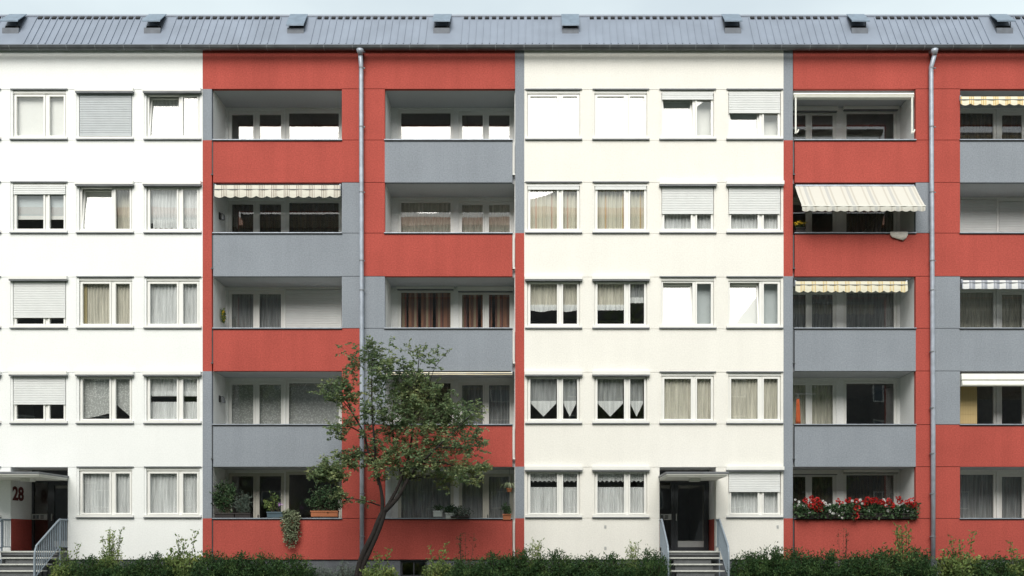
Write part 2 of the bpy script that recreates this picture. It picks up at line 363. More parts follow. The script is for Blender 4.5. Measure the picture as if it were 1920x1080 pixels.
def dress(win, kind, gx, z0, z1, y):
    """hang curtains: gx = left pane x0,x1 and right pane x0,x1 (m); z0..z1 pane bottom / top"""
    a, b, c, d = gx; L, Rr = a - .05, d + .05; h = z1 - z0; yc = y + .065; zt, zb = z1 + .05, z0 - .04
    scl = lambda base, amp, k: (lambda u: base + amp * abs(math.sin(math.pi * k * u)))
    if kind in ('net', 'netbeige', 'netgrey', 'netdark', 'lace'):
        curtain(win, L, Rr, zt, zb, yc, M[kind], .10 if kind != 'lace' else .3, .02 if kind != 'lace' else .008)
    elif kind == 'netyellow':
        curtain(win, L, Rr, zt, zb, yc, M['netbeige'], .09, .02)
        curtain(win, L, L + .13, zt, zb, yc - .03, M['yellow'], .08, .012, name='drape', label='ochre side curtain')
    elif kind == 'frill':
        curtain(win, L, Rr, zt, z0 + h * .18, yc, M['net'], .10, .02)
        curtain(win, L + .1, Rr, z0 + h * .26, z0 + h * .04, yc - .03, M['net'], .07, .02, bot=scl(z0 + h * .02, .04, 9), name='frill')
    elif kind == 'twoband':
        curtain(win, L, Rr, zt, z0 + h * .62, yc, M['net'], .08, .012)
        curtain(win, L, Rr, z0 + h * .70, z0 + h * .58, yc - .02, M['net'], .06, .012, name='frill')
        curtain(win, L, Rr, z0 + h * .44, zb, yc, M['net'], .08, .012, name='cafe_curtain')
    elif kind == 'cafe':
        curtain(win, L, Rr, zt, z0 + h * .82, yc - .02, M['net'], .07, .014, bot=scl(z0 + h * .78, .05, 11), name='valance')
        curtain(win, L, Rr, z0 + h * .66, zb, yc, M['net'], .075, .02, name='cafe_curtain')
    elif kind == 'arch':
        for (p, q, s) in ((a, b, 1), (c, d, -1)):
            f = (lambda u: z0 + h * (.02 + .16 * (u if s > 0 else 1 - u) ** 1.2)) if s > 0 else (lambda u: z0 + h * (.02 + .36 * (1 - u) ** 1.1))
            curtain(win, p - .04, q + .05, zt, zb, yc, M['lace'], .3, .008, bot=f)
    elif kind == 'tri':
        for (p, q) in ((a, b), (c, d)):
            m0, m1 = p + .01, q - .02
            curtain(win, m0, m1, zt, z0 + h * .42, yc, M['lace'] if False else M['netgrey'], .16, .014)
            curtain(win, m0, m1, z0 + h * .46, zb, yc - .02, M['net'], .3, .006, bot=lambda u: z0 + h * (.40 - .33 * (1 - abs(2 * u - 1))), name='pelmet')
    elif kind == 'upper':
        curtain(win, L, Rr, zt, z0 + h * .45, yc, M['netbeige'], .10, .02)
        curtain(win, L, Rr, z0 + h * .50, z0 + h * .34, yc - .03, M['net'], .13, .014, bot=lambda u: z0 + h * (.34 + .02 * math.cos(12.566 * u)), name='frill')
    elif kind == 'upper_open':
        curtain(win, L, b + .05, zt, z0 + h * .45, yc, M['netbeige'], .10, .02)
        curtain(win, L, b + .05, z0 + h * .50, z0 + h * .36, yc - .03, M['net'], .13, .014, name='frill')
        curtain(win, c - .04, Rr, zt, z0 + h * .66, yc, M['netgrey'], .10, .02)
        curtain(win, c - .04, Rr, z0 + h * .68, z0 + h * .54, yc - .03, M['net'], .13, .014, name='frill')
    elif kind == 'drape':
        curtain(win, L, Rr, zt, zb, yc, M['drape'], .12, .03)
    elif kind == 'drape_gold':
        curtain(win, L, Rr, zt, zb, yc, M['drape_gold'], .12, .03)
    elif kind == 'blind':
        blind(win, L, Rr, zt, zb, yc, M['blind'])
    elif kind == 'blindnet':
        blind(win, L, b + .06, zt, zb, yc, M['blind']); curtain(win, c - .06, Rr, zt, zb, yc, M['netbeige'], .10, .02)
    elif kind == 'blindgreynet':
        blind(win, L, b + .06, zt, zb, yc, M['blind']); blind(win, c - .06, Rr, zt, zb, yc, M['blindgrey'])  # white left blind paints in the bright sky reflection of the tilted sash
    elif kind == 'blind65':
        blind(win, L, Rr, zt, z0 + h * .36, yc, M['blindgrey']); blind(win, L, Rr, z0 + h * .36, z0 + h * .28, yc - .03, M['blind'], 'blind_band')
    elif kind == 'bluereflect':
        blind(win, L, b + .06, zt, zb, yc, M['blindgrey']); blind(win, c - .06, Rr, zt, zb, yc, M['blind'])  # left blind carries the light blue sky reflection as its colour
    elif kind == 'orange':
        for u0, u1 in ((0, .13), (.16, .34), (.40, .62), (.68, 1)):
            curtain(win, L + (Rr - L) * u0, L + (Rr - L) * u1, zt, zb, yc, M['orange'], .2, .012)

def window(x0, x1, yt, ys, box='flush', shut=0, tilt=False, cur=None, label=None, sm='shutter', wm='frame', smooth_sill=True):
    """facade window between px x0..x1 and py yt..ys; the frame is the part, the rest are its sub-parts"""
    k = (x1 - x0) / 107.0
    gx = [X(x0 + q * k) for q in (9.5, 60, 71.5, 98)]
    zt, zb = Z(yt), Z(ys); gz1, gz0 = Z(yt + 11.5), Z(ys - 10)
    fx0, fx1, fz1, fz0 = X(x0 + 4 * k), X(x1 - 4 * k), Z(yt + 6), Z(ys - 6)
    p = 1 / S
    mb = MB()
    mb.ring(fx0, fx1, fz0, fz1, 3.2 * p, WY, WY + .07)
    mb.box(gx[1] + 3.2 * p, gx[2] - 3.2 * p, WY, WY + .07, fz0 + 3.2 * p, fz1 - 3.2 * p)
    win = mb.build('window', M[wm], bld, label=label)
    for i, (a, b) in enumerate(((gx[0], gx[1]), (gx[2], gx[3]))):
        m = MB(); e = 3.0 * p
        m.ring(a - e, b + e, gz0 - e, gz1 + e, e, WY - .028, WY + .045)
        g = MB(); g.box(a + .001, b - .001, WY + .014, WY + .022, gz0 + .001, gz1 - .001)
        if tilt and i == 0:
            for q in (m, g):
                q.v = [(x, y + .006 + (z - gz0 + e) * .13, z) for x, y, z in q.v]
        sash = m.build('sash', M[wm], win); g.build('pane', M['glass'], win)
    # sill: white board with zinc edge
    mb = MB(); mb.box(X(x0), X(x1), -.035, WY - .002, zb + 2 * p, zb + 6 * p, 0); mb.box(X(x0 - .6), X(x1 + .6), -.06, WY - .004, zb, zb + 1.7 * p, 1)
    mb.build('sill', [M['frame'], M['zinc']], win)
    mb = MB()
    if box == 'flush':
        mb.box(X(x0), X(x1), -.03, .03, zt - .3 * p, zt + 1.5 * p, 1); mb.box(X(x0 + 2), X(x1 - 2), .035, .12, zt - 6 * p, zt - .4 * p, 0)
    else:
        mb.box(X(x0 - 1), X(x1 + 1), -.11, .06, zt - 5.5 * p, zt + 1 * p, 0); mb.box(X(x0 - .5), X(x1 + .5), -.095, .06, zt - 8 * p, zt - 5.6 * p, 1)
    mb.build('shutter_box', [M['frame'], M['zinc']], win)
    if shut:
        st = fz1 + .02 if box == 'flush' else zt - 8 * p
        shutter(win, X(x0 + 5), X(x1 - 5), st, st - (st - fz0) * shut + .0, .012, M[sm])
    if cur: dress(win, cur, gx, gz0, gz1, WY + .05 + (.12 if tilt else 0))
    return win

def hole(x0, x1, yt, ys): return (X(x0 + 3.5), X(x1 - 3.5), Z(ys - 5.8), Z(yt - .0))

LCOL = [(-107, 2), (20, 127), (144, 251), (270.5, 377.5)]
RCOL = [(985, 1091), (1111, 1217), (1236.5, 1342.5), (1362, 1468)]
# (column, storey from top) -> window dressing
SPEC = {
 ('L',0,0):dict(cur='net'), ('L',0,1):dict(cur='net'), ('L',0,2):dict(cur='net'), ('L',0,3):dict(cur='net',box='proud'), ('L',0,4):dict(cur='net'),
 ('L',1,0):dict(cur='blind'), ('L',1,1):dict(cur='blind65', shut=.20), ('L',1,2):dict(shut=.82, cur=None, box='proud'), ('L',1,3):dict(shut=.63, box='proud'),
 ('L',2,0):dict(shut=.97, box='proud', sm='shuttergrey'), ('L',2,1):dict(cur='blindnet', tilt=True, box='proud'), ('L',2,2):dict(cur='netyellow'), ('L',2,3):dict(cur='arch', box='proud'), ('L',2,4):dict(cur='net'),
 ('L',3,0):dict(cur='frill', tilt=True, box='proud'), ('L',3,1):dict(cur='frill', box='proud'), ('L',3,2):dict(cur='net'), ('L',3,3):dict(cur='twoband', box='proud'), ('L',3,4):dict(cur='net'),
 ('R',0,0):dict(cur='blind'), ('R',0,1):dict(cur='drape', shut=.10), ('R',0,2):dict(cur='upper', box='proud'), ('R',0,3):dict(cur='tri', box='proud'), ('R',0,4):dict(cur='cafe', box='proud'),
 ('R',1,0):dict(cur='blind'), ('R',1,1):dict(cur='drape_gold', shut=.10), ('R',1,2):dict(cur='upper_open', box='proud'), ('R',1,3):dict(cur='tri', box='proud'), ('R',1,4):dict(cur='cafe', box='proud'),
 ('R',2,0):dict(cur='bluereflect', tilt=True, shut=.16), ('R',2,1):dict(cur='net', shut=.62, box='proud'), ('R',2,2):dict(cur='blindgreynet', tilt=True), ('R',2,3):dict(cur='netbeige'),
 ('R',3,0):dict(cur='bluereflect', tilt=True, shut=.46), ('R',3,1):dict(cur='net', shut=.62, box='proud'), ('R',3,2):dict(cur='blindgreynet', tilt=True), ('R',3,3):dict(cur='netbeige'), ('R',3,4):dict(cur='net', shut=.47, box='proud'),
}
ENT = {('L', 1): True, ('R', 2): True}     # ground storey entrances
def white_section(side, cols, px0, px1, m):
    holes = []
    for ci, (a, b) in enumerate(cols):
        for r in range(5):
            if r == 4 and (side, ci) in ENT: holes.append((X(a), X(b), Z(1033), Z(876)))
            else: holes.append(hole(a, b, WT[r], WS[r]))
    mb = MB(); mb.wall(X(px0), X(px1), Z(BASE), Z(92), .014, .26, holes)
    mb.build('wall', m, bld)
    g = .35
    ents = [c for i, c in enumerate(cols) if (side, i) in ENT]
    # storey bands and piers: thin facing panels with open joints
    tops = [92] + WS; bots = WT + [BASE]
    for i in range(6):
        mb = MB()
        segs = [(px0, px1)]
        if i == 5:
            segs = []; x = px0
            for e in ents: segs.append((x, e[0])); x = e[1]
            segs.append((x, px1))
        for (a, b) in segs: mb.box(X(a), X(b), -.004, .012, Z(bots[i] - (g if i < 5 else 0)), Z(tops[i] + g))
        mb.build('facade_panel', m, bld)
    for r in range(5):
        xs = [px0] + [q for c in cols for q in c] + [px1]
        for k in range(0, len(xs), 2):
            if xs[k+1] - xs[k] < 3: continue
            bottom = WS[r]
            mb = MB(); mb.box(X(xs[k] + g), X(xs[k+1] - g), 0.0, .012, Z(bottom - g), Z(WT[r] + g)); mb.build('window_pier', m, bld)
    for ci, (a, b) in enumerate(cols):
        for r in range(5):
            if (side, ci, r) in SPEC: window(a, b, WT[r], WS[r], **SPEC[(side, ci, r)])
white_section('L', LCOL, XL, 380, M['white'])
white_section('R', RCOL, 983, 1469, M['cream'])
mb = MB(); mb.wall(X(2063), X(XR), Z(BASE), Z(92), 0, .26, []); mb.build('wall', M['cream'], bld)

# --- coloured columns, piers, parapets
OPEN = [(398.5, 641), (721.5, 961.5), (1489, 1717), (1800, 2040)]
pieces = []   # (x0,x1,ytop,ybot,material)
def col(x0, x1, segs): 
    for (a, b, c) in segs: pieces.append((x0, x1, a, b, c))
R_, G_ = 'red', 'grey'
col(380, 397, [(92, 167, R_), (167, 263, G_), (263, 696, R_), (696, 972, G_), (972, BASE, R_)])
col(966, 983, [(92, 437, G_), (437, 875, R_), (875, 972, G_), (972, BASE, R_)])
col(1469, 1486.5, [(92, 263, G_), (263, 518, R_), (518, 972, G_), (972, BASE, R_)])
col(2045, 2063, [(92, 263, R_), (263, 518, G_), (518, 796, R_), (796, BASE, G_)])
def pier(x0, x1, zone, band):
    # zone: colour beside each opening, band: colour beside each parapet (storeys from the top)
    pieces.append((x0, x1, 92, T[0] - .5, R_))
    for i in range(5):
        pieces.append((x0, x1, T[i] + .5, P[i] - .5, zone[i])); pieces.append((x0, x1, P[i] + .5, (T[i+1] - .5) if i < 4 else BASE, band[i]))
pier(641, 680.5, [R_, G_, G_, R_, R_], [R_, G_, R_, R_, R_])
pier(681.5, 721.5, [R_, R_, G_, G_, R_], [R_, R_, G_, R_, R_])
pier(1717, 1744.5, [R_, G_, R_, R_, R_], [R_, R_, R_, R_, R_])
pier(1745.5, 1800, [R_, R_, G_, G_, R_], [R_, R_, G_, R_, R_])
by = {}
for (a, b, c, d, m) in pieces: by.setdefault(m, []).append((a, b, c, d))
for m, l in by.items():
    for (a, b, c, d) in l:
        mb = MB(); mb.box(X(a), X(b), 0, .12, Z(d), Z(c)); mb.build('pier_panel', M[m], bld)
mb = MB()     # dark joint backing behind the panels
for a, b in ((380, 397.5), (641, 721.5), (965.8, 983), (1469, 1487), (1717, 1800), (2044, 2063)): mb.box(X(a + .3), X(b - .3), .12, .2, Z(BASE), Z(93))
mb.build('joint_backing', M['joint'], bld)
PAR = [[R_, G_, R_, G_, R_], [G_, R_, G_, R_, R_], [R_, R_, G_, G_, R_], [G_, R_, G_, R_, R_]]
LY = LOG_D
# loggia glazing templates in facade px: kind, x0, x1, drop of the glass top below the ceiling
LTEM = [[('door', 401, 513.5, 11), ('window', 513.5, 626, 8)], [('window', 733, 845, 8), ('door', 852, 961, 12)],
        [('door', 1484, 1594, 12), ('window', 1605, 1716 - 3, 9)], [('window', 1799, 1908, 8), ('door', 1909, 2016, 12)]]
LCUR = [[('none','none'), ('netdark','netdark'), ('netgrey','shut'), ('lace','lace'), ('none','none')],
        [('none','none'), ('netbeige','netbeige'), ('orange','orange'), ('netdark','netgrey'), ('netgrey','netgrey')],
        [('none','none'), ('none','netdark'), ('netgrey','netgrey'), ('netbeige','none'), ('netdark','netdark')],
        [('netdark','netdark'), ('shut','shut'), ('netbeige','netbeige'), ('none','none'), ('netgrey','netgrey')]]
def ringz(mb, x0, x1, z0, z1, w_, y0, y1): mb.ring(x0, x1, z0, z1, w_, y0, y1)
for li, (o0, o1) in enumerate(OPEN):
    # fascia over the top opening
    mb = MB(); mb.box(X(o0 - 1.5 if li in (0, 2) else o0), X(o1 if li in (0, 2) else o1 + 4), 0, .12, Z(T[0]), Z(92)); mb.build('fascia_panel', M[R_], bld)
    sx0, sx1 = X(o0 - 1 if li in (0, 2) else o0), X(o1 if li in (0, 2) else o1 + 3)
    mb = MB(); mb.box(sx0 - .25, sx0, .125, LY + .1, Z(BASE), Z(93)); mb.box(sx1, sx1 + .25, .125, LY + .1, Z(BASE), Z(93)); mb.build('loggia_side_wall', M['loggia'], bld)
    holes = []
    for r in range(5):
        zc = Z(T[r])
        for (kd, a, b, dr) in LTEM[li]:
            zb_ = Z(P[r]) - .98 + (.06 if kd == 'door' else .80)
            holes.append((X(a + 1.5), X(b - 1.5), zb_, zc - (dr - 5) / S))
    mb = MB(); mb.wall(sx0, sx1, Z(BASE), Z(93), LY, LY + .2, holes, 0, 1); mb.build('loggia_back_wall', [M['loggia'], M['room']], bld)
    for r in range(5):
        zc, zp = Z(T[r]), Z(P[r]); zf = zp - .98
        m = PAR[li][r]
        # slab: ceiling of this loggia
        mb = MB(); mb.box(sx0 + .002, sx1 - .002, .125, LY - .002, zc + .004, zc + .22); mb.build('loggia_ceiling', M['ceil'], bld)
        mb = MB(); mb.box(sx0 + .002, sx1 - .002, .125, LY - .002, zf - .04, zf); mb.build('loggia_floor', M['riser'], bld)
        zbot = Z(T[r+1]) if r < 4 else Z(BASE)
        pa0 = o0 + (1.2 if li in (0, 2) else 0); pa1 = o1 - (0 if li in (0, 2) else .8)
        mb = MB(); mb.box(X(pa0), X(pa1), -.002, .12, zbot, zp - .012); par = mb.build('balcony_parapet', M[m], bld)
        mb = MB(); mb.box(X(pa0 - 1), X(pa1 + .6), -.035, .15, zp - .010, zp + .014, 0); mb.box(X(pa0 - 1), X(pa1 + .6), -.03, -.006, zp - .035, zp - .011, 1); mb.build('handrail', [M['pipe'], M['black']], par)  # black strip draws the shadow line under the cap
        # overflow pipe in the slot beside the parapet
        if r < 5:
            xr = X(o0 - .6) if li in (0, 2) else X(o1 + 2.2)
            mb = MB(); mb.tube([(xr, .03, zp - .05), (xr, .03, zbot + (.24 if r < 4 else .05))], .018 if li != 1 else .022, 8); mb.box(xr - .035, xr + .035, -.02, .05, zbot + .22, zbot + .25)
            mb.build('overflow_pipe', M['frame'] if li == 1 else M['darkzinc'], par)
        for wi, (kd, a, b, dr) in enumerate(LTEM[li]):
            cu = LCUR[li][r][wi]
            zt = zc - dr / S; z0 = zf + (.06 if kd == 'door' else .80); x0, x1 = X(a + 1.5), X(b - 1.5); fm = M['frame2'] if r == 4 and li < 2 else M['frame']
            fz1 = zc - (dr - 5) / S - .002; y0 = LY + .03
            p = 1 / S; mb = MB(); mb.ring(x0 + .002, x1 - .002, z0 + .002, fz1, 3.5 * p, y0, y0 + .07)
            if kd == 'door':
                xm = (x0 + x1) / 2; panes = [(x0 + 6.5 * p, xm - 6 * p), (xm + 6 * p, x1 - 6.5 * p)]
                mb.box(xm - 2.5 * p, xm + 2.5 * p, y0, y0 + .07, z0 + 3.5 * p, fz1 - 3.5 * p)
            else: panes = [(x0 + 6 * p, x1 - 6 * p)]
            win = mb.build('balcony_door' if kd == 'door' else 'window', fm, bld)
            pz0 = z0 + .12
            for (u, v) in panes:
                q = MB(); e = 3.2 * p; q.ring(u - e, v + e, pz0 - e, zt + e * .6, e, y0 - .015, y0 + .05); q.build('sash', fm, win)
                q = MB(); q.box(u + .001, v - .001, y0 + .012, y0 + .02, pz0 + .001, zt - .025); q.build('pane', M['glass'], win)
            if kd == 'door':
                q = MB(); q.box(xm + 3 * p, xm + 4.6 * p, y0 - .05, y0 - .016, zf + 1.0, zf + 1.13); q.build('handle', M['alu'], win)
            if cu == 'shut': shutter(win, x0 + .01, x1 - .01, fz1 - .02, z0 + .02, y0 - .035, M['shutter'])
            elif cu != 'none':
                gx = [panes[0][0], panes[0][1], panes[-1][0], panes[-1][1]]
                dress(win, cu, gx, pz0, zt, y0 + .06)
            if (li == 2 and r in (0, 4)) or (li == 1 and r == 2):
                q = MB(); q.box(x0 - .03, x1 + .02, LY - .13, LY - .003, fz1 - .02, min(fz1 + .17, zc - .005)); q.box(x0 - .01, x1, LY - .10, LY - .003, fz1 - .045, fz1 - .022, 1)
                q.build('shutter_box', [M['frame'], M['zinc']], win)

# --- plinth and basement window
mb = MB(); hb = (X(750), X(800), Z(1082), Z(1051.5)); mb.wall(X(XL), X(XR), 0, Z(BASE) - .003, .05, .3, [hb] + [(X(a), X(b), -.01, 9) for (a, b) in ()], 0)
mb.build('plinth', M['plinth'], bld)
mb = MB(); mb.ring(hb[0] + .002, hb[1] - .002, hb[2] + .002, hb[3] - .002, .05, .12, .17); mb.box(X(774), X(776), .12, .17, hb[2] + .05, hb[3] - .05)
bw = mb.build('basement_window', M['alu'], bld); q = MB(); q.box(hb[0] + .05, hb[1] - .05, .145, .15, hb[2] + .05, hb[3] - .05); q.build('pane', M['glass'], bw)

# --- shell: floor slabs, cross walls, back and end walls (dark rooms behind the glass)
mb = MB()
for r in range(5):
    zf = Z(P[r]) - 1.02; 
    mb.box(X(XL) + .3, X(XR) - .3, LY + .21, DEPTH - .3, zf - .2, zf)
    for (a, b) in ((XL, 379), (984, 1468), (2064, XR)): mb.box(X(a) + (.3 if a == XL else 0), X(b) - (.3 if b == XR else 0), .27, LY + .209, zf - .2, zf)
mb.box(X(XL) + .3, X(XR) - .3, LY + .21, DEPTH - .3, Z(94), Z(92)); 
for (a, b) in ((XL, 379), (984, 1468), (2064, XR)): mb.box(X(a) + (.3 if a == XL else 0), X(b) - (.3 if b == XR else 0), .27, LY + .209, Z(94), Z(92))
mb.build('floor_slab', M['room'], bld)
mb = MB()
for a in (135, 380.5, 510, 681, 850, 982, 1225, 1353, 1470.5, 1600, 1745, 1908, 2050):
    inlog = any(o0 - 3 <= a <= o1 + 3 for o0, o1 in OPEN) or a in (681, 1745)
    mb.box(X(a) - .06, X(a) + .06, (LY + .22) if inlog else .265, DEPTH - .31, .3, Z(95))
mb.box(X(XL) + .31, X(XR) - .31, 5.6, 5.75, .3, Z(95))
mb.build('partition_wall', M['room'], bld)
mb = MB(); mb.box(X(XL) , X(XL) + .29, .262, DEPTH, 0, Z(92)); mb.box(X(XR) - .29, X(XR), .262, DEPTH, 0, Z(92)); mb.box(X(XL) + .292, X(XR) - .292, DEPTH - .29, DEPTH, 0, Z(92))
mb.build('gable_wall', M['cream'], bld)

# --- roof
VENT = [15, 282, 552, 827, 1070, 1376, 1615, 1888, -120, 2140]
LIFT = [1, 1, 0, 1, 0, 1, 1, 1, 1, 1]
ye, yr = -.17, .60; ze, zr = Z(82.5, ye), Z(31.5, yr)
def slope(t, off=0):
    nx = Vector((0, -(zr - ze), (yr - ye))).normalized(); p = Vector((0, ye + (yr - ye) * t, ze + (zr - ze) * t)); p += nx * off; return p.y, p.z
x0, x1 = X(XL) - .2, X(XR) + .2
mb = MB()
mb.prism([(ye, ze), (ye, ze - .03), (ye + .06, ze - .13), (.0, Z(92) + .0), (DEPTH + .3, Z(92)), (DEPTH + .3, ze), (yr + 8.5, zr), (yr, zr)][::-1], x0, x1, 0)
mb.box(x0, x1, yr - .015, yr + .25, zr + .002, zr + .06, 0)            # ridge flashing
px = -150.0; sp = 13.35
xs = []
while px < 2190:
    xs.append(px); px += sp
def nearvent(q): return any(abs(q - v) < 26 for v in VENT)
for i, q in enumerate(xs):
    if nearvent(q): continue
    xq = X(q)
    a, b, c, d = slope(.005, -.005), slope(.97, -.005), slope(.97, .022), slope(.005, .022)
    mb.prism([a, b, c, d], xq - .012, xq + .012, 0)
    if not nearvent(q + sp):
        a, b, c, d = slope(.905, -.004), slope(.985, -.004), slope(.985, .03), slope(.905, .03)
        mb.prism([a, b, c, d], xq + .045, xq + sp / S - .045, 1)
roof = mb.build('roof', [M['roof'], M['black']], bld)
for v, lf in zip(VENT, LIFT):
    xa, xb = X(v - 15.5), X(v + 15.5)
    yf, zb0 = slope(.38); yb, zb1 = slope(.93)
    zt = zb0 + .17
    mb = MB()
    prof = [(yf, zb0 - .03), (yf, zt), (yf + .10, zt + .01), (yb - .02, zb1 + .06), (yb + .05, zb1 - .05)]
    mb.prism(prof[::-1], xa, xb, 0)
    mb.box(xa + .03, xb - .03, yf + .11, yf + .14, zt, zt + .12, 1)
    vent = mb.build('roof_vent', [M['ventbody'], M['black']], roof)
    lz0 = zt + (.17 if lf else .05); ly0 = yf - .07
    pr = [(ly0, lz0), (yb - .02, zb1 + .10), (yb - .02, zb1 + .13), (ly0, lz0 + .03), (ly0 - .012, lz0 + .005), (ly0 - .008, lz0 - .03), (ly0, lz0 - .03)]
    mb = MB(); mb.prism(pr[::-1], xa - .02, xb + .02); mb.build('vent_lid', M['ventlid'], vent)
    if lf:
        mb = MB(); mb.tube([(xb - .06, yf + .03, zt), (xb - .06, yf + .05, lz0 + .06)], .012, 6); mb.build('stay', M['black'], vent)
# gutter: half-round channel with joints
mb = MB(); gy, gz, gr = -.26, Z(88, -.26), .09
n = 10; out = [(gy + gr * math.cos(math.pi + math.pi * k / n), gz + gr * math.sin(math.pi + math.pi * k / n)) for k in range(n + 1)]
inn = [(gy + (gr - .012) * math.cos(2 * math.pi - math.pi * k / n), gz + (gr - .012) * math.sin(2 * math.pi - math.pi * k / n)) for k in range(n + 1)]
mb.prism((out + inn)[::-1], x0, x1)
mb.tube([(x0, gy - gr, gz + .01), (x1, gy - gr, gz + .01)], .014, 6)
gut = mb.build('gutter', M['darkzinc'], bld)
mb = MB()
for k in range(45):
    xq = X(-130 + k * 53); r2 = gr + .006
    o = [(gy + r2 * math.cos(math.pi + math.pi * j / 8), gz + r2 * math.sin(math.pi + math.pi * j / 8)) for j in range(9)]
    i2 = [(gy + (gr - .002) * math.cos(2 * math.pi - math.pi * j / 8), gz + (gr - .002) * math.sin(2 * math.pi - math.pi * j / 8)) for j in range(9)]
    mb.prism((o + i2)[::-1], xq - .013, xq + .013)
gb = mb.build('gutter_bracket', M['zinc'], gut); gb['kind'] = 'stuff'
mb = MB(); mb.box(x0 + .2, x1 - .2, -.15, -.006, Z(94), Z(92.2)); mb.build('soffit', M['darkzinc'], bld)

# --- downpipes
for q, sw in ((678.5, 0), (1745, 1)):
    xq = X(q); yb = -.10; r_ = .066
    mb = MB()
    mb.tube([(xq, gy, gz - gr + .01), (xq, gy, gz - gr - .05), (xq + (.02 if sw else 0), gy + .02, gz - gr - .14)], [.11, .10, .066], 14)
    xb2 = xq + (.03 if sw else .02)
    mb.tube([(xq + (.02 if sw else 0), gy + .02, gz - gr - .10), (xq - (.03 if sw else 0), yb, gz - gr - .42), (xq - (.03 if sw else 0), yb, gz - gr - .6), (xb2, yb, 5), (xb2, yb, .02)], r_, 14)
    dp = mb.build('downpipe', M['pipe'], bld, True)
    for py in (100, 130, 240, 362, 490, 545, 660, 765, 850, 925, 1005):
        f = (py - 100) / 950; mb = MB()
        mb.tube([(xq + f * .03 - (.02 if sw else 0), yb, Z(py)), (xq + f * .03 - (.02 if sw else 0), yb, Z(py + 2.2))], r_ + .008, 14)
        mb.box(xq - .012, xq + .012, yb + .06, 0, Z(py + 1.6), Z(py + .6)); mb.box(xq + .05, xq + .11, yb - .015, yb + .015, Z(py + 1.8), Z(py + .3))
        mb.build('pipe_clamp', M['zinc'], dp)

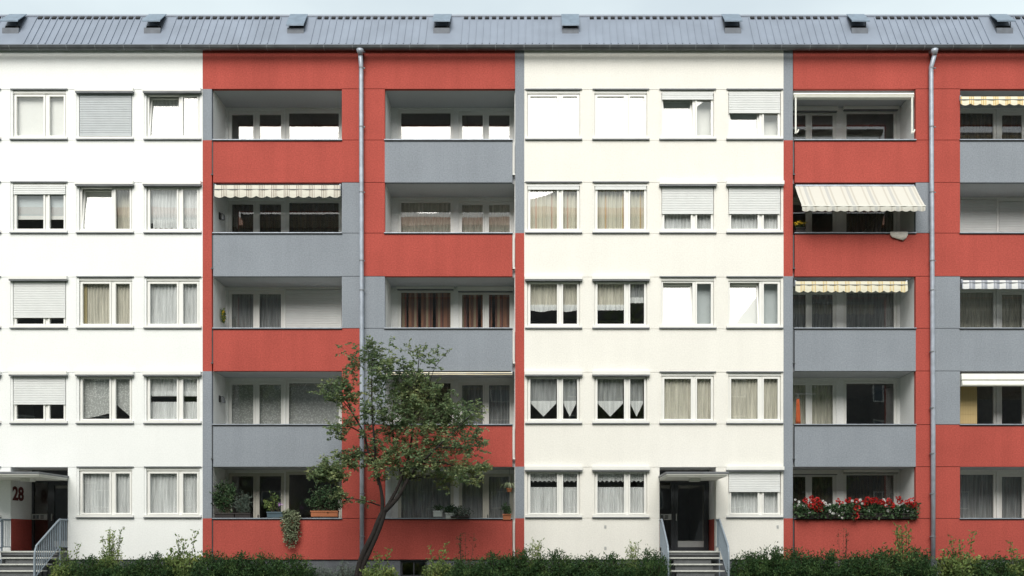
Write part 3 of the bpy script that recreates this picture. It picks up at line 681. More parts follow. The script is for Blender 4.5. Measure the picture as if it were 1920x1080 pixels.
# --- entrances
def entrance(a, b, label, number):
    xa, xb = X(a), X(b); zl = Z(1033); zt = Z(876); ed = 1.15
    mb = MB()
    zs = Z(972.5)
    for (sx, sgn) in ((xa, -1), (xb, 1)):
        mb.box(sx, sx + sgn * .14, .262, ed + .1, zs, zt, 0); mb.box(sx, sx + sgn * .14, .262, ed + .1, zl - .1, zs, 1)
        # recessed jamb lining on the outer wall thickness
        mb.box(sx - sgn * .002, sx + sgn * .001, .018, .262, zs, zt, 0); mb.box(sx - sgn * .003, sx + sgn * .001, .018, .262, zl, zs - .001, 1)
    mb.box(xa, xb, .262, ed + .1, zt, zt + .1, 0); mb.box(xa, xb, .02, ed + .5, zl - .2, zl, 2)
    mb.build('porch_wall', [M['loggia'], M['red'], M['riser']], bld)
    # door screen: sidelight and leaf in dark aluminium
    x0, x1 = xa, xb; xm = x0 + 35 / S; zd = zl + 2.12
    mb = MB(); w_ = .06
    mb.box(x0, x1, ed, ed + .08, zd + .051, zt - .002, 0)
    mb.ring(x0, xm, zl, zd + .05, w_, ed - .01, ed + .06); mb.ring(xm, x1 - .02, zl, zd + .05, w_, ed - .01, ed + .06)
    mb.box(x0 + w_, xm - w_, ed, ed + .05, zl + .98, zl + 1.12)
    scr = mb.build('door_screen', [M['alu'], M['canopy']], bld)
    mb = MB(); mb.box(x0 + w_, xm - w_, ed + .02, ed + .03, zl + 1.121, zd - .012); mb.box(x0 + w_, xm - w_, ed + .02, ed + .03, zl + w_ + .001, zl + .979); mb.build('pane', M['glass'], scr)
    mb = MB(); dx0, dx1 = xm + w_ + .005, x1 - .02 - w_ - .005
    mb.ring(dx0, dx1, zl + .02, zd - .015, .09, ed - .02, ed + .03); mb.box(dx0 + .09, dx1 - .09, ed - .015, ed + .025, zl + .11, zl + .30, 1)
    door = mb.build('door', [M['alu'], M['plate']], bld)
    mb = MB(); mb.box(dx0 + .09, dx1 - .09, ed, ed + .01, zl + .302, zd - .108); mb.build('pane', M['glass'], door)
    mb = MB(); mb.box(dx0 + .02, dx0 + .05, ed - .09, ed - .06, zl + .92, zl + 1.14); mb.box(dx0 + .02, dx0 + .05, ed - .06, ed - .02, zl + .94, zl + .97); mb.box(dx0 + .02, dx0 + .05, ed - .06, ed - .02, zl + 1.09, zl + 1.12); mb.build('handle', M['plate'], door)
    # intercom panel on the sidelight
    mb = MB(); iz = zl + .95; mb.box(x0 + .03, xm - .05, ed - .06, ed - .012, iz, iz + .18, 0)
    for k in range(2): mb.box(x0 + .07 + k * .10, x0 + .15 + k * .10, ed - .066, ed - .06, iz + .03, iz + .15, 1)
    for k in range(4): mb.box(x0 + .30, x0 + .40, ed - .066, ed - .06, iz + .03 + k * .033, iz + .05 + k * .033, 1)
    mb.build('intercom_panel', [M['plate'], M['darkzinc']], scr)
    # canopy slab
    cy = -1.62; ct, cb = Z(884.5, cy), Z(894.5, cy)
    cx0, cx1 = (xa - .02, xb + .02)
    if number: cx0 = X(-40)
    mb = MB(); mb.box(cx0, cx1, cy, .25, cb + .055, ct - .06, 0); mb.box(cx0 - .02, cx1 + .02, cy - .02, .25, ct - .055, ct, 1); mb.box(cx0 + .03, cx1 - .03, cy + .03, .25, cb + .02, cb + .05, 0)
    can = mb.build('entrance_canopy', [M['canopy'], M['zinc']], bld)
    xc = (xa + xb) / 2 + (.1 if number else .06); mb = MB(); mb.box(xc - .14, xc + .14, -.95, -.65, cb - .07, cb + .02); mb.build('ceiling_lamp', M['lamp'], can)
    if number:
        cu = bpy.data.curves.new('number', 'FONT'); cu.body = '28'; cu.size = .62; cu.extrude = .003; cu.offset = .022; cu.align_x = 'LEFT'
        to = bpy.data.objects.new('number_text', cu); C.objects.link(to); bpy.context.view_layer.update()
        me = bpy.data.meshes.new_from_object(to.evaluated_get(bpy.context.evaluated_depsgraph_get())); bpy.data.objects.remove(to)
        me.materials.clear(); me.materials.append(M['digit'])
        xs_ = [v.co.x for v in me.vertices]; ys_ = [v.co.y for v in me.vertices]
        wx, hy = max(xs_) - min(xs_), max(ys_) - min(ys_); mx0, my0 = min(xs_), min(ys_)
        for v in me.vertices:
            u = (v.co.x - mx0) / wx; t = (v.co.y - my0) / hy
            v.co = (xa + .012 + v.co.z, .08 + u * .60, Z(938) + t * .43)
        o = bpy.data.objects.new('house_number', me); C.objects.link(o); o.parent = bld; o['label'] = 'dark red house number 28'
    # stairs
    st = thing('entrance_stairs', label, 'stairs', ((xa + xb) / 2, -1.2, 0), 'entrance stairs'); n = 8; rise = zl / n
    mb = MB(); mb.box(xa + .02, xb - .02, -.55, .016, zl - .12, zl - .04, 1); mb.box(xa - .0, xb + .0, -.58, .016, zl - .038, zl, 0); mb.box(xa + .02, xb - .02, -.50, .012, 0, zl - .122, 1)
    mb.build('landing', [M['step'], M['riser']], st)
    for k in range(1, n):
        z = zl - k * rise; y0 = -.58 - k * .27
        mb = MB(); mb.box(xa + .03, xb - .03, y0, y0 + .30, z - .035, z, 0); mb.box(xa + .30, xb - .30, y0 + .06, y0 + .24, 0, z - .037, 1); mb.build('tread', [M['step'], M['riser']], st)
    for sx in (xa + .0, xb - .0):
        mb = MB(); ztop = zl + .92; yb = -.58 - 6 * .27
        pts = [(sx, -.02, ztop), (sx, -.46, ztop), (sx, -.50, ztop - .01), (sx, -1.72, zl + .04 + .12), (sx, -1.80, zl - .02), (sx, -1.82, zl - .2), (sx, -1.82, .02)]
        mb.tube(pts, .026, 8)
        def rail_top(y): return ztop if y > -.5 else ztop - (-.5 - y) / 1.22 * (.76)
        def low(y): return zl + .12 if y > -.5 else zl + .12 - (-.5 - y) / 1.22 * .80
        for yy in (-.46,): mb.box(sx - .02, sx + .02, yy - .02, yy + .02, .02, ztop)
        mb.tube([(sx, -.02, zl + .12), (sx, -.5, zl + .12), (sx, -1.82, zl + .12 - 1.32 / 1.22 * .8)], .016, 6)
        y = -.09
        while y > -1.78:
            mb.box(sx - .008, sx + .008, y - .011, y + .011, low(y), rail_top(y)); y -= .098
        mb.build('railing', M['rail'], st)
entrance(20, 127, 'grey railed concrete stairs leading up to the doorway marked 28', True)
entrance(1237, 1343, 'grey railed concrete stairs leading up to the doorway between white ground floor windows', False)

# small wall plates on the white panels
mb = MB()
for (a, b) in ((1456, 985), (1456, 1025), (230, 987), (1133, 985), (1133, 1025)):
    mb.box(X(a), X(a + 4), -.012, -.0045, Z(b + 6), Z(b))
mb.build('wall_plate', M['plate'], bld)

# ---------------------------------------------------------------- awnings
def valance(parent, x0, x1, zt, h, y, m, n, name='valance', dip=.045):
    mb = MB(); k = n * 10
    for i in range(k + 1):
        u = i / k; x = x0 + (x1 - x0) * u
        b = zt - h + dip * (1 - abs(math.sin(math.pi * n * u)))
        yy = y + .008 * math.sin(6.283 * n * u * .7)
        mb.v += [(x, yy, zt), (x, yy - .006, zt - h * .5), (x, yy - .004, b), (x, yy + .008, zt), (x, yy + .002, zt - h * .5), (x, yy + .004, b)]
    for i in range(k):
        a = i * 6
        for q in ((a, a+1, a+7, a+6), (a+1, a+2, a+8, a+7), (a+3, a+9, a+10, a+4), (a+4, a+10, a+11, a+5), (a+2, a+5, a+11, a+8)):
            mb.f.append(q); mb.m.append(0)
    return mb.build(name, m, parent)
def roll_awning(px0, px1, py0, pyv, pyb, cloth, n, label, cat='awning', y=-.06, dip=.05, case='pipe'):
    """rolled-in awning under the ceiling: roller and brackets, rolled cloth, hanging valance"""
    x0, x1 = X(px0, y), X(px1, y)
    a = thing('awning', label, cat, ((x0 + x1) / 2, y, Z(pyb, y)), 'awnings over the loggias')
    zt, zv, zb = Z(py0, y), Z(pyv, y), Z(pyb, y)
    r_ = (zt - zv) / 2
    mb = MB(); mb.tube([(x0 + .02, y + .13, zt - r_ * .4), (x1 - .02, y + .13, zt - r_ * .4)], .04, 10)
    for q in (x0, x1 - .04): mb.box(q, q + .04, y + .02, y + .20, zv - .01, zt + .03)
    mb.build('roller', M[case], a)
    mb = MB(); mb.prism([(y + .03, zt), (y - .01, zt - .02), (y - .02, zv), (y + .02, zv)], x0 + .01, x1 - .01); mb.build('rolled_cloth', M[cloth], a)
    mb = MB(); mb.box(x0, x1, y - .026, y - .004, zv - .012, zv + .006); mb.build('front_bar', M['zinc'], a)
    valance(a, x0 + .005, x1 - .005, zv - .013, zv - zb - .013, y - .012, M[cloth], n, dip=dip)
    return a
roll_awning(402, 638.5, 346.5, 355, 371, 'awn_plaid', 12, 'rolled awning with brown checked scalloped valance over the dark loggia', dip=.05)
roll_awning(1491, 1702, 527, 534, 548.5, 'awn_yellow', 14, 'rolled awning with yellow and white wavy valance over the loggia below the extended awning')
roll_awning(1800.5, 2038, 180, 187, 198, 'awn_check', 13, 'yellow checked awning rolled in at the top storey by the right edge')
roll_awning(1803, 2036, 525, 530, 542, 'awn_blue', 15, 'blue and white striped awning rolled in above a grey parapet', dip=.012)
roll_awning(724, 961, 697.5, 700, 703, 'awn_red', 2, 'thin folded awning with red edge partly behind the tree crown', dip=.004)
# white cassette awnings
def cassette(px0, px1, py0, py1, label, arms=False):
    y = -.05; x0, x1 = X(px0, y), X(px1, y); zt, zb = Z(py0, y), Z(py1, y)
    a = thing('awning', label, 'awning', ((x0 + x1) / 2, y, zb), 'awnings over the loggias')
    zm = zt - (zt - zb) * .55
    mb = MB(); mb.prism([(y + .16, zt), (y, zt - .01), (y - .03, zm + .02), (y + .02, zm), (y + .16, zm)], x0, x1); mb.build('cassette', M['awn_white'], a)
    mb = MB(); mb.prism([(y + .12, zm - .014), (y - .02, zm - .014), (y - .045, zb + .03), (y - .03, zb), (y + .12, zb)], x0 + .01, x1 - .01); mb.build('drop_bar', M['awn_white'], a)
    mb = MB(); mb.box(x0 + .01, x1 - .01, y + .03, y + .1, zm - .012, zm - .001); mb.build('rolled_cloth', M['zinc'], a)
    if arms:
        za = Z(249, y)
        for q, s in ((x0 + .06, 1), (x1 - .06, 1)):
            mb = MB(); mb.tube([(q, y - .01, zb), (q, y - .01, za)], .026, 8); mb.tube([(q - .03, y - .01, za - .02), (q + .05, y - .01, za + .01), (q + .09, y + .02, za + .10)], .022, 6)
            mb.build('arm', M['awn_white'], a)
    return a
cassette(1488, 1713.5, 173.5, 183.5, 'white awning frame with two upright arms at the top storey loggia', True)
cassette(1803, 2038, 700, 723.5, 'closed white awning case above the loggia with the reed mat')
# extended awning
x0, x1 = X(1491), X(1716); yf = -.72
a = thing('awning', 'extended cream striped awning sloping out over the loggia with the hanging towel', 'awning', ((x0 + x1) / 2, yf, Z(395)), 'awnings over the loggias')
za, zf = Z(348.5), Z(386, yf)
mb = MB(); nx, ny = 40, 8
for s_ in (0, .006):
    for i in range(nx + 1):
        for j in range(ny + 1):
            u, v = i / nx, j / ny
            mb.v.append((x0 + (x1 - x0) * u, .02 + (yf - .02) * v, za + (zf - za) * v - .025 * math.sin(math.pi * v) - s_ + .004 * math.sin(u * 40)))
N_ = (nx + 1) * (ny + 1)
for i in range(nx):
    for j in range(ny):
        q = i * (ny + 1) + j; mb.f.append((q, q + 1, q + ny + 2, q + ny + 1)); mb.m.append(0)
        q += N_; mb.f.append((q, q + ny + 1, q + ny + 2, q + 1)); mb.m.append(0)
mb.build('canopy', M['awn_stripe'], a, True)
valance(a, x0, x1, zf - .012, .155, yf - .01, M['awn_stripe'], 16, dip=.03)
mb = MB(); mb.tube([(x0 + .02, .05, za + .01), (x1 - .02, .05, za + .01)], .045, 10); mb.build('roller', M['pipe'], a)
mb = MB(); mb.box(x0 - .02, x1 + .01, yf - .02, yf + .02, zf - .012, zf + .012); mb.build('front_bar', M['awn_white'], a)
for q in (x0 + .25, x1 - .25):
    mb = MB(); mb.tube([(q, .06, za - .06), (q + (.35 if q < (x0 + x1) / 2 else -.35), -.3, (za + zf) / 2 - .06), (q, yf + .02, zf - .01)], .02, 6); mb.build('arm', M['awn_white'], a)

# ---------------------------------------------------------------- things in the loggias
# towel over the parapet under the extended awning
mb = MB(); zt = Z(437) + .018; n = 14
xa, xb = X(1668), X(1701)
prof = [(.16, -.10), (.15, 0), (.05, .012), (-.04, .010), (-.055, -.02), (-.06, -.10), (-.062, -.20)]
for i in range(n + 1):
    u = i / n
    for j, (y, z) in enumerate(prof):
        h = (.16 + .12 * u - .10 * max(0, u - .8) * 5) / .20 if z < -.01 and y < 0 else 1
        xx = xa + (xb - xa) * (u + (.10 * (.5 - u) * 2) * (j == 6))
        mb.v.append((xx, y - .010 * math.sin(u * 13 + j) * (z < -.01), zt + z * h))
for i in range(n):
    for j in range(len(prof) - 1):
        q = i * len(prof) + j; mb.f.append((q, q + 1, q + len(prof) + 1, q + len(prof))); mb.m.append(0)
o = mb.build('towel', M['cloth'], None, True); md = o.modifiers.new('thick', 'SOLIDIFY'); md.thickness = .008
tag(o, 'pale towel hanging over the red parapet below the extended awning', 'towel')
# orange garment hung on the loggia side
mb = MB(); n = 10; y0 = .55
for i in range(n + 1):
    u = i / n
    for j in range(6):
        v = j / 5; wd = .06 + .09 * v
        mb.v.append((X(1493, y0) + (u - .5) * wd + .05, y0 + .03 * math.sin(u * 16 + v * 2), Z(748, y0) - .8 * v))
for i in range(n):
    for j in range(5): q = i * 6 + j; mb.f.append((q, q + 1, q + 7, q + 6)); mb.m.append(0)
o = mb.build('hanging_garment', M['orangecloth'], None, True); o.modifiers.new('thick', 'SOLIDIFY').thickness = .01
mb2 = MB(); xg = X(1493, y0) + .05; zg = Z(748, y0); mb2.tube([(xg - .09, y0, zg - .02), (xg, y0, zg + .05), (xg, y0, zg + .12), (xg + .03, y0, zg + .15)], .006, 6); mb2.tube([(xg, y0, zg + .05), (xg + .09, y0, zg - .02)], .006, 6)
mb2.tube([(X(1488, y0), y0, zg + .15), (X(1530, y0), y0, zg + .15)], .008, 6)
mb2.build('hanger', M['zinc'], o)
tag(o, 'orange garment hung at the left end of a loggia on the second storey', 'garment')
# reed mat standing in the loggia
mb = MB(); y = .60
mb.box(X(1797, y), X(1832, y), y, y + .02, Z(796) - .9, Z(722, y)); 
for k in range(5): mb.box(X(1797, y), X(1832, y), y - .006, y + .026, Z(725 + k * 17, y) - .012, Z(725 + k * 17, y) + .004)
o = mb.build('reed_screen', M['wood']); tag(o, 'straw coloured reed screen standing in a loggia by the right edge', 'screen')
# wall lamp, wreath
def lamp(px, py, label):
    sx = X(397.5) + .004; d = .62; z = Z(py, d)
    t = thing('wall_lamp', label, 'wall lamp', (sx, d, z)); mb = MB(); mb.box(sx, sx + .03, d - .05, d + .05, z - .10, z + .10); mb.build('back_plate', M['black'], t)
    mb = MB(); mb.tube([(sx + .03, d, z + .05), (sx + .10, d, z + .08), (sx + .12, d, z + .0), (sx + .12, d, z - .12)], [.015, .015, .05, .06], 8); mb.build('shade', M['darkzinc'], t)
lamp(410, 405, 'small black wall lamp on the white side wall under the brown checked awning')
lamp(414, 748, 'small dark wall lamp on the loggia side wall above the plant filled loggia')
def wreath():
    sx = X(397.5) + .03; d = .75; z = Z(592, d)
    t = thing('wall_wreath', 'small green and yellow wreath on the loggia wall beside the closed shutter', 'wreath', (sx, d, z))
    mb = MB()
    for k in range(260):
        a_ = random.uniform(0, 6.283); rr = random.gauss(.12, .03)
        p = Vector((sx + random.uniform(0, .06), d + rr * math.cos(a_) * .8, z + rr * math.sin(a_) * 1.2))
        mb.leaf(p, Vector((random.uniform(0, 1), random.uniform(-1, 1), random.uniform(-1, 1))), .07, .035)
    mb.build('leaves', M['lightleaf'], t)
    mb = MB()
    for k in range(12): 
        a_ = k * .52; mb.tube([(sx + .06, d + .1 * math.cos(a_), z + .14 * math.sin(a_)), (sx + .085, d + .1 * math.cos(a_), z + .14 * math.sin(a_))], [.03, .012], 6)
    mb.build('blossoms', M['yellowflower'], t)
wreath()

# ---------------------------------------------------------------- potted plants
def rnd_dir(up=0.0):
    while True:
        v = Vector((random.uniform(-1, 1), random.uniform(-1, 1), random.uniform(-1, 1)))
        if .05 < v.length < 1: return (v.normalized() + Vector((0, 0, up))).normalized()
def pot(parent, x0, x1, y0, y1, z0, z1, m, name='pot', round_=False):
    mb = MB()
    if round_:
        c, d, r_ = (x0 + x1) / 2, (y0 + y1) / 2, (x1 - x0) / 2
        mb.tube([(c, d, z0), (c, d, z1 - .03), (c, d, z1 - .03), (c, d, z1), (c, d, z1 - .015)], [r_ * .72, r_ * .95, r_ * 1.05, r_ * 1.05, r_ * .9], 16)
    else:
        t = .02; mb.prism([(y0 + t, z0), (y0, z1), (y1, z1), (y1 - t, z0)][::-1], x0, x1)
        mb.box(x0 - .012, x1 + .012, y0 - .012, y1 + .012, z1 - .03, z1 + .004)
    return mb.build(name, m, parent)
def bushy(parent, c, rx, ry, rz, n, ln, wd, leaf='potleaf', stems=9, base=None, droop=0.0, name='foliage'):
    """stems fan out of the pot, leaves sit along them"""
    c = Vector(c); base = Vector(base if base else (c.x, c.y, c.z - rz)); mb = MB(); st = MB(); per = max(1, n // stems)
    for s_ in range(stems):
        d = rnd_dir(.25); e = c + Vector((d.x * rx, d.y * ry, d.z * rz)) * random.uniform(.72, 1.05)
        q = base + Vector((random.uniform(-.5, .5) * rx, random.uniform(-.4, .4) * ry, 0)); m_ = q.lerp(e, .55) + Vector((0, 0, rz * .18))
        pts = [(q.lerp(m_, t)).lerp(m_.lerp(e, t), t) for t in (0, .25, .5, .75, 1)]
        st.tube(pts, [.009, .008, .006, .005, .003], 5)
        for k in range(per):
            t = random.uniform(.25, 1.0); p = (q.lerp(m_, t)).lerp(m_.lerp(e, t), t)
            p += Vector((random.gauss(0, rx * .16), random.gauss(0, ry * .16), random.gauss(0, rz * .14)))
            mb.leaf(p, rnd_dir(.3 - droop) , ln * random.uniform(.6, 1.2), wd * random.uniform(.7, 1.2))
    mb.build(name, M[leaf], parent); st.build('stems', M['bark2'], parent)
def potted(name, label, px0, px1, pyt, py_rim, y, m, leaf, n, ln, wd, ppx0=None, ppx1=None, round_=False, pot_h=.17, stems=9, group=None, rzmul=1):
    zr = Z(972) + .016; x0, x1 = X(px0, y), X(px1, y); q0, q1 = X(ppx0 if ppx0 else px0 + 4, y), X(ppx1 if ppx1 else px1 - 4, y)
    rim = Z(py_rim, y); top = Z(pyt, y)
    t = thing(name, label, 'potted plant', ((q0 + q1) / 2, y, zr), group)
    pot(t, q0, q1, y - .085, y + .085, rim - pot_h if rim - pot_h > zr - .5 else zr, rim, M[m], 'pot', round_)
    cz = (rim + top) / 2
    bushy(t, ((x0 + x1) / 2, y, cz), (x1 - x0) / 2, .2, (top - rim) / 2 * rzmul, n, ln, wd, leaf, stems, ((q0 + q1) / 2, y, rim - .02))
    return t
g1 = 'plants in the ground floor loggias'
t = potted('potted_shrub', 'tall leafy green plant at the left end of the ground floor loggia', 400, 442, 898, 962, .05, 'darkpot', 'potleaf', 1500, .11, .045, 404, 440, stems=26, group=g1)
t = potted('potted_herb', 'grey green herb in a dark box beside the tall leafy plant', 436, 474, 922, 962, .05, 'darkpot', 'sageleaf', 1100, .075, .022, 442, 470, stems=26, group=g1)
t = potted('potted_lemon', 'small bright green plant in a blue box behind the loggia glass door', 492, 524, 920, 960, .02, 'bluepot', 'lightleaf', 150, .10, .05, 502, 532, stems=9, group=g1)
# little flower in the same blue box
t = thing('potted_flower', 'thin stem with lilac blossom beside the hanging plant', 'flower', (X(526, .02), .02, Z(960, .02)))
mb = MB(); mb.tube([(X(526,.02), .02, Z(961,.02)), (X(525,.02), .02, Z(952,.02)), (X(526,.02), .02, Z(945,.02))], .005, 5); mb.build('stem', M['potleaf'], t)
mb = MB()
for k in range(26): mb.leaf(Vector((X(525,.02) + random.gauss(0, .03), .02 + random.gauss(0, .02), Z(946,.02) + random.gauss(0, .03))), rnd_dir(.2), .05, .035)
mb.build('blossom', M['lilac'], t)
t = potted('potted_bush', 'wide dark green bush in the terracotta box beside the tree', 571, 655, 909, 958, .03, 'terracotta', 'potleaf', 1500, .095, .045, 584, 634, stems=40, group=g1)
# trailing plant
def trailing():
    x, y = X(547.5), -.10; zr = Z(972) + .03
    t = thing('trailing_plant', 'variegated trailing plant hanging down over the red ground floor parapet', 'potted plant', (x, y, zr), g1)
    pot(t, x - .2, x + .2, .0, .14, zr - .01, zr + .14, M['darkpot'])
    mb = MB(); st = MB()
    for s_ in range(46):
        bx = x + random.uniform(-.24, .24); u = 1 - ((bx - x) / .30) ** 2; L = random.uniform(.25, 1.0) * (.62 + .32 * u) * (1.35 if s_ % 9 == 0 else 1)
        p0 = Vector((bx * .6 + x * .4, .06, zr + .12)); p1 = Vector((bx, -.10, zr + .22 * random.uniform(.2, 1))); 
        pts = [p0, p1, Vector((bx + random.gauss(0, .03), -.14 + random.gauss(0, .02), zr - L * .35)), Vector((bx + random.gauss(0, .04) - (bx - x) * .15, -.12, zr - L * .7)), Vector((bx + random.gauss(0, .05) - (bx - x) * .25, -.11, zr - L))]
        st.tube(pts, .004, 4)
        for k in range(int(14 + 26 * L)):
            f = random.uniform(0, 3.999); i = int(f); p = pts[i].lerp(pts[i + 1], f - i) + Vector((random.gauss(0, .03), random.gauss(-.02, .03), random.gauss(0, .03)))
            mb.leaf(p, Vector((random.uniform(-1, 1), random.uniform(-1, .1), random.uniform(-.9, .5))), random.uniform(.05, .085), .045)
    mb.build('foliage', M['ivyleaf'], t); st.build('stems', M['bark2'], t)
trailing()
t = potted('potted_plant', 'small green plant in a white square pot behind the tree trunk', 810, 832, 944, 958, .03, 'whitepot', 'potleaf', 120, .07, .03, 813, 829, stems=8, group=g1)
t = potted('potted_trailer', 'low bushy plant in a pale trough on the ground floor parapet', 832, 866, 947, 962, .03, 'whitepot', 'potleaf', 420, .07, .035, 836, 856, stems=18, group=g1)
t = potted('potted_succulent', 'blue green plant spilling over the parapet near the white square pot', 826, 888, 950, 968, -.02, 'darkpot', 'sageleaf', 380, .065, .04, 846, 880, stems=26, group=g1, pot_h=.05, rzmul=1.35)
# hanging spider plant by the right loggia edge
y = .3; x = X(955, y); z = Z(915, y)
t = thing('spider_plant', 'pale spider plant at the right end of the ground floor loggia', 'potted plant', (x, y, z), g1)
pot(t, x - .09, x + .09, y - .09, y + .09, z - .12, z, M['terracotta'], 'pot', True)
mb = MB()
for k in range(70):
    a_ = random.uniform(0, 6.283); L = random.uniform(.2, .5); dx, dy = math.cos(a_), math.sin(a_)
    pp = [Vector((x + dx * L * s_ * .7, y + dy * L * s_ * .7, z + .22 * math.sin(s_ * 2.2) - .25 * L * s_ * s_ * 2)) for s_ in (0, .33, .66, 1)]
    for i in range(3):
        wv = Vector((-dy, dx, 0)) * .012
        mb.poly([pp[i] - wv, pp[i] + wv, pp[i + 1] + wv * (.9 if i < 2 else .1), pp[i + 1] - wv * (.9 if i < 2 else .1)])
mb.build('leaves', M['ivyleaf'], t)
mb = MB(); mb.tube([(x, y, z - .05), (x, y, Z(876) - .01)], .006, 5); mb.build('hanging_cord', M['zinc'], t)
t = potted('potted_fern', 'bushy little plant below the spider plant beside the grey pier', 940, 960, 938, 964, .03, 'terracotta', 'potleaf', 260, .07, .035, 943, 958, stems=14, group=g1)
# yellow flowers under the extended awning
y = .03; x = X(1500, y); zr = Z(437) + .016
t = thing('potted_flowers', 'small yellow flowering plant under the extended awning', 'potted plant', (x, y, zr))
pot(t, x - .13, x + .13, y - .08, y + .08, zr, zr + .13, M['darkpot'])
bushy(t, (x, y, zr + .2), .17, .1, .10, 120, .07, .04, 'potleaf', 9)
mb = MB()
for k in range(70): mb.leaf(Vector((x + random.gauss(-.02, .09), y + random.gauss(-.03, .05), zr + .27 + random.gauss(0, .03))), rnd_dir(.4), .05, .04)
mb.build('blossoms', M['yellowflower'], t)

# geranium box
zr = Z(973) + .016; xa, xb = X(1490), X(1717)
gb_ = thing('geranium_box', 'long dark balcony box of red and white geraniums on the ground floor parapet', 'flower box', ((xa + xb) / 2, -.02, zr))
pot(gb_, xa + .02, xb - .02, -.12, .08, zr, zr + .15, M['darkpot'], 'box')
mb = MB(); st = MB()
for k in range(2600):
    x = random.uniform(xa - .03, xb + .03); hh = .36 + .09 * noise.noise(Vector((x * 2.2, 0, 0)))
    p = Vector((x, random.gauss(-.05, .10), zr - .02 + random.random() ** .8 * (hh + .07)))
    mb.leaf(p, Vector((random.uniform(-1, 1), random.uniform(-1, .3), random.uniform(-.4, .8))), random.uniform(.06, .10), .075)
mb.build('foliage', M['potleaf'], gb_)
G0 = wl(gb_)
def head(m, s=1.0):
    mb = MB()
    for k in range(46):
        d = rnd_dir(.3); p = d * .045 * s + G0
        mb.leaf(G0 + (p - G0) * random.uniform(.6, 1.1), (d + rnd_dir() * .9), .042 * s, .036 * s)
    return mb
hr = head('redflower', 1.3).build('flower_head', M['redflower'], gb_, label='red geranium head'); hw = head('whiteflower', .6).build('flower_head', M['whiteflower'], gb_, label='white geranium head')
reds = [(1510,938),(1521,935),(1525,942),(1532,938),(1538,944),(1544,946),(1520,949),(1528,950),(1531,956),(1540,955),(1571,938),(1577,943),(1590,938),(1606,940),(1607,953),(1620,942),(1627,938),(1634,939),(1641,938),(1648,941),(1654,942),(1604,967),(1668,939),(1672,948),(1684,934),(1687,939),(1699,942),(1704,946),(1710,948),(1714,946),(1709,939),(1516,944),(1623,947),(1660,946)]
whites = [(1491,937),(1498,941),(1497,947),(1507,948),(1517,936),(1543,939),(1547,943),(1549,948),(1598,939),(1605,942),(1613,938),(1617,944),(1657,937),(1658,940),(1661,947),(1662,952),(1665,958),(1628,958),(1556,958),(1562,963),(1573,966),(1579,971),(1555,947)]
for src, lst in ((hr, reds), (hw, whites)):
    for i, (px, py) in enumerate(lst):
        o = src if i == 0 else src.copy()
        if i: C.objects.link(o); o.parent = gb_
        y = -.16 + random.uniform(-.05, .04); o.location = Vector((X(px, y), y, Z(py, y))) - wl(gb_); o.rotation_euler = (random.random() * 3, random.random() * 3, random.random() * 6); s_ = random.uniform(.75, 1.15); o.scale = (s_, s_, s_)

# ---------------------------------------------------------------- the tree
TY = -2.0
def TP(px, py, dy=0.0): return Vector((X(px, TY + dy), TY + dy, Z(py, TY + dy)))
tree = thing('deciduous_tree', 'slender dark trunked tree with loose green crown in front of the red facade', 'tree', (X(664, TY), TY, 0))
tk = MB()
def limb(pts, r0, r1, n=9):
    p = [TP(*q) for q in pts]; fine = []
    for i in range(len(p) - 1):
        a0 = p[max(i - 1, 0)]; a1 = p[i]; a2 = p[i + 1]; a3 = p[min(i + 2, len(p) - 1)]
        for k in range(5):
            t = k / 5; fine.append(.5 * ((2 * a1) + (a2 - a0) * t + (2 * a0 - 5 * a1 + 4 * a2 - a3) * t * t + (3 * a1 - a0 - 3 * a2 + a3) * t ** 3))
    fine.append(p[-1]); N = len(fine)
    rad = [(r0 + (r1 - r0) * (i / (N - 1)) ** .8) * (1 + .10 * noise.noise(fine[i] * 3)) for i in range(N)]
    tk.tube(fine, rad, n); return fine
limb([(662, 1124), (672, 1066), (684, 1032), (698, 1005), (706, 985), (716, 962)], .08, .066, 12)
limb([(668, 1124), (681, 1062), (692, 1036), (708, 1000), (717, 975), (722, 958)], .068, .055, 10)
limb([(716, 965), (717, 940), (713, 912), (704, 880), (690, 845), (682, 812), (664, 780), (650, 750)], .06, .015)
limb([(720, 960), (733, 938), (745, 915), (754, 892), (764, 862, .2), (772, 820, .3), (778, 770, .3), (782, 715, .2), (786, 668, .1)], .06, .01)
limb([(722, 958), (745, 934), (760, 908), (770, 892), (790, 868, -.3), (820, 838, -.4), (850, 810, -.4), (884, 778, -.3)], .07, .010)
limb([(704, 882), (703, 840, -.3), (698, 780, -.4), (697, 720, -.3), (698, 668, -.2)], .04, .010)
limb([(754, 894), (742, 850, .4), (736, 800, .5), (738, 750, .4), (742, 712, .3)], .04, .010)
limb([(682, 814), (655, 800, -.2), (630, 800, -.2), (618, 806, -.2)], .024, .006)
limb([(690, 848), (668, 850, .3), (640, 862, .3), (606, 884, .3)], .028, .007)
limb([(672, 792), (650, 760), (628, 742), (600, 738)], .022, .006)
limb([(790, 868, -.3), (830, 868, -.4), (868, 880, -.4), (892, 892, -.4)], .024, .006)
limb([(820, 838, -.4), (850, 840, -.5), (886, 840, -.5)], .022, .006)
limb([(764, 862, .2), (800, 845, .5), (830, 812, .6), (850, 770, .5)], .026, .006)
limb([(712, 948), (694, 942, -.2), (668, 936, -.3), (645, 934, -.3)], .022, .006, 6)
limb([(778, 770, .3), (800, 735, .3), (815, 690, .2), (838, 662, .2)], .018, .004)
limb([(760, 900), (800, 893, .4), (840, 890, .5)], .018, .005)
tr_ = tk.build('trunk', M['bark'], tree, True)
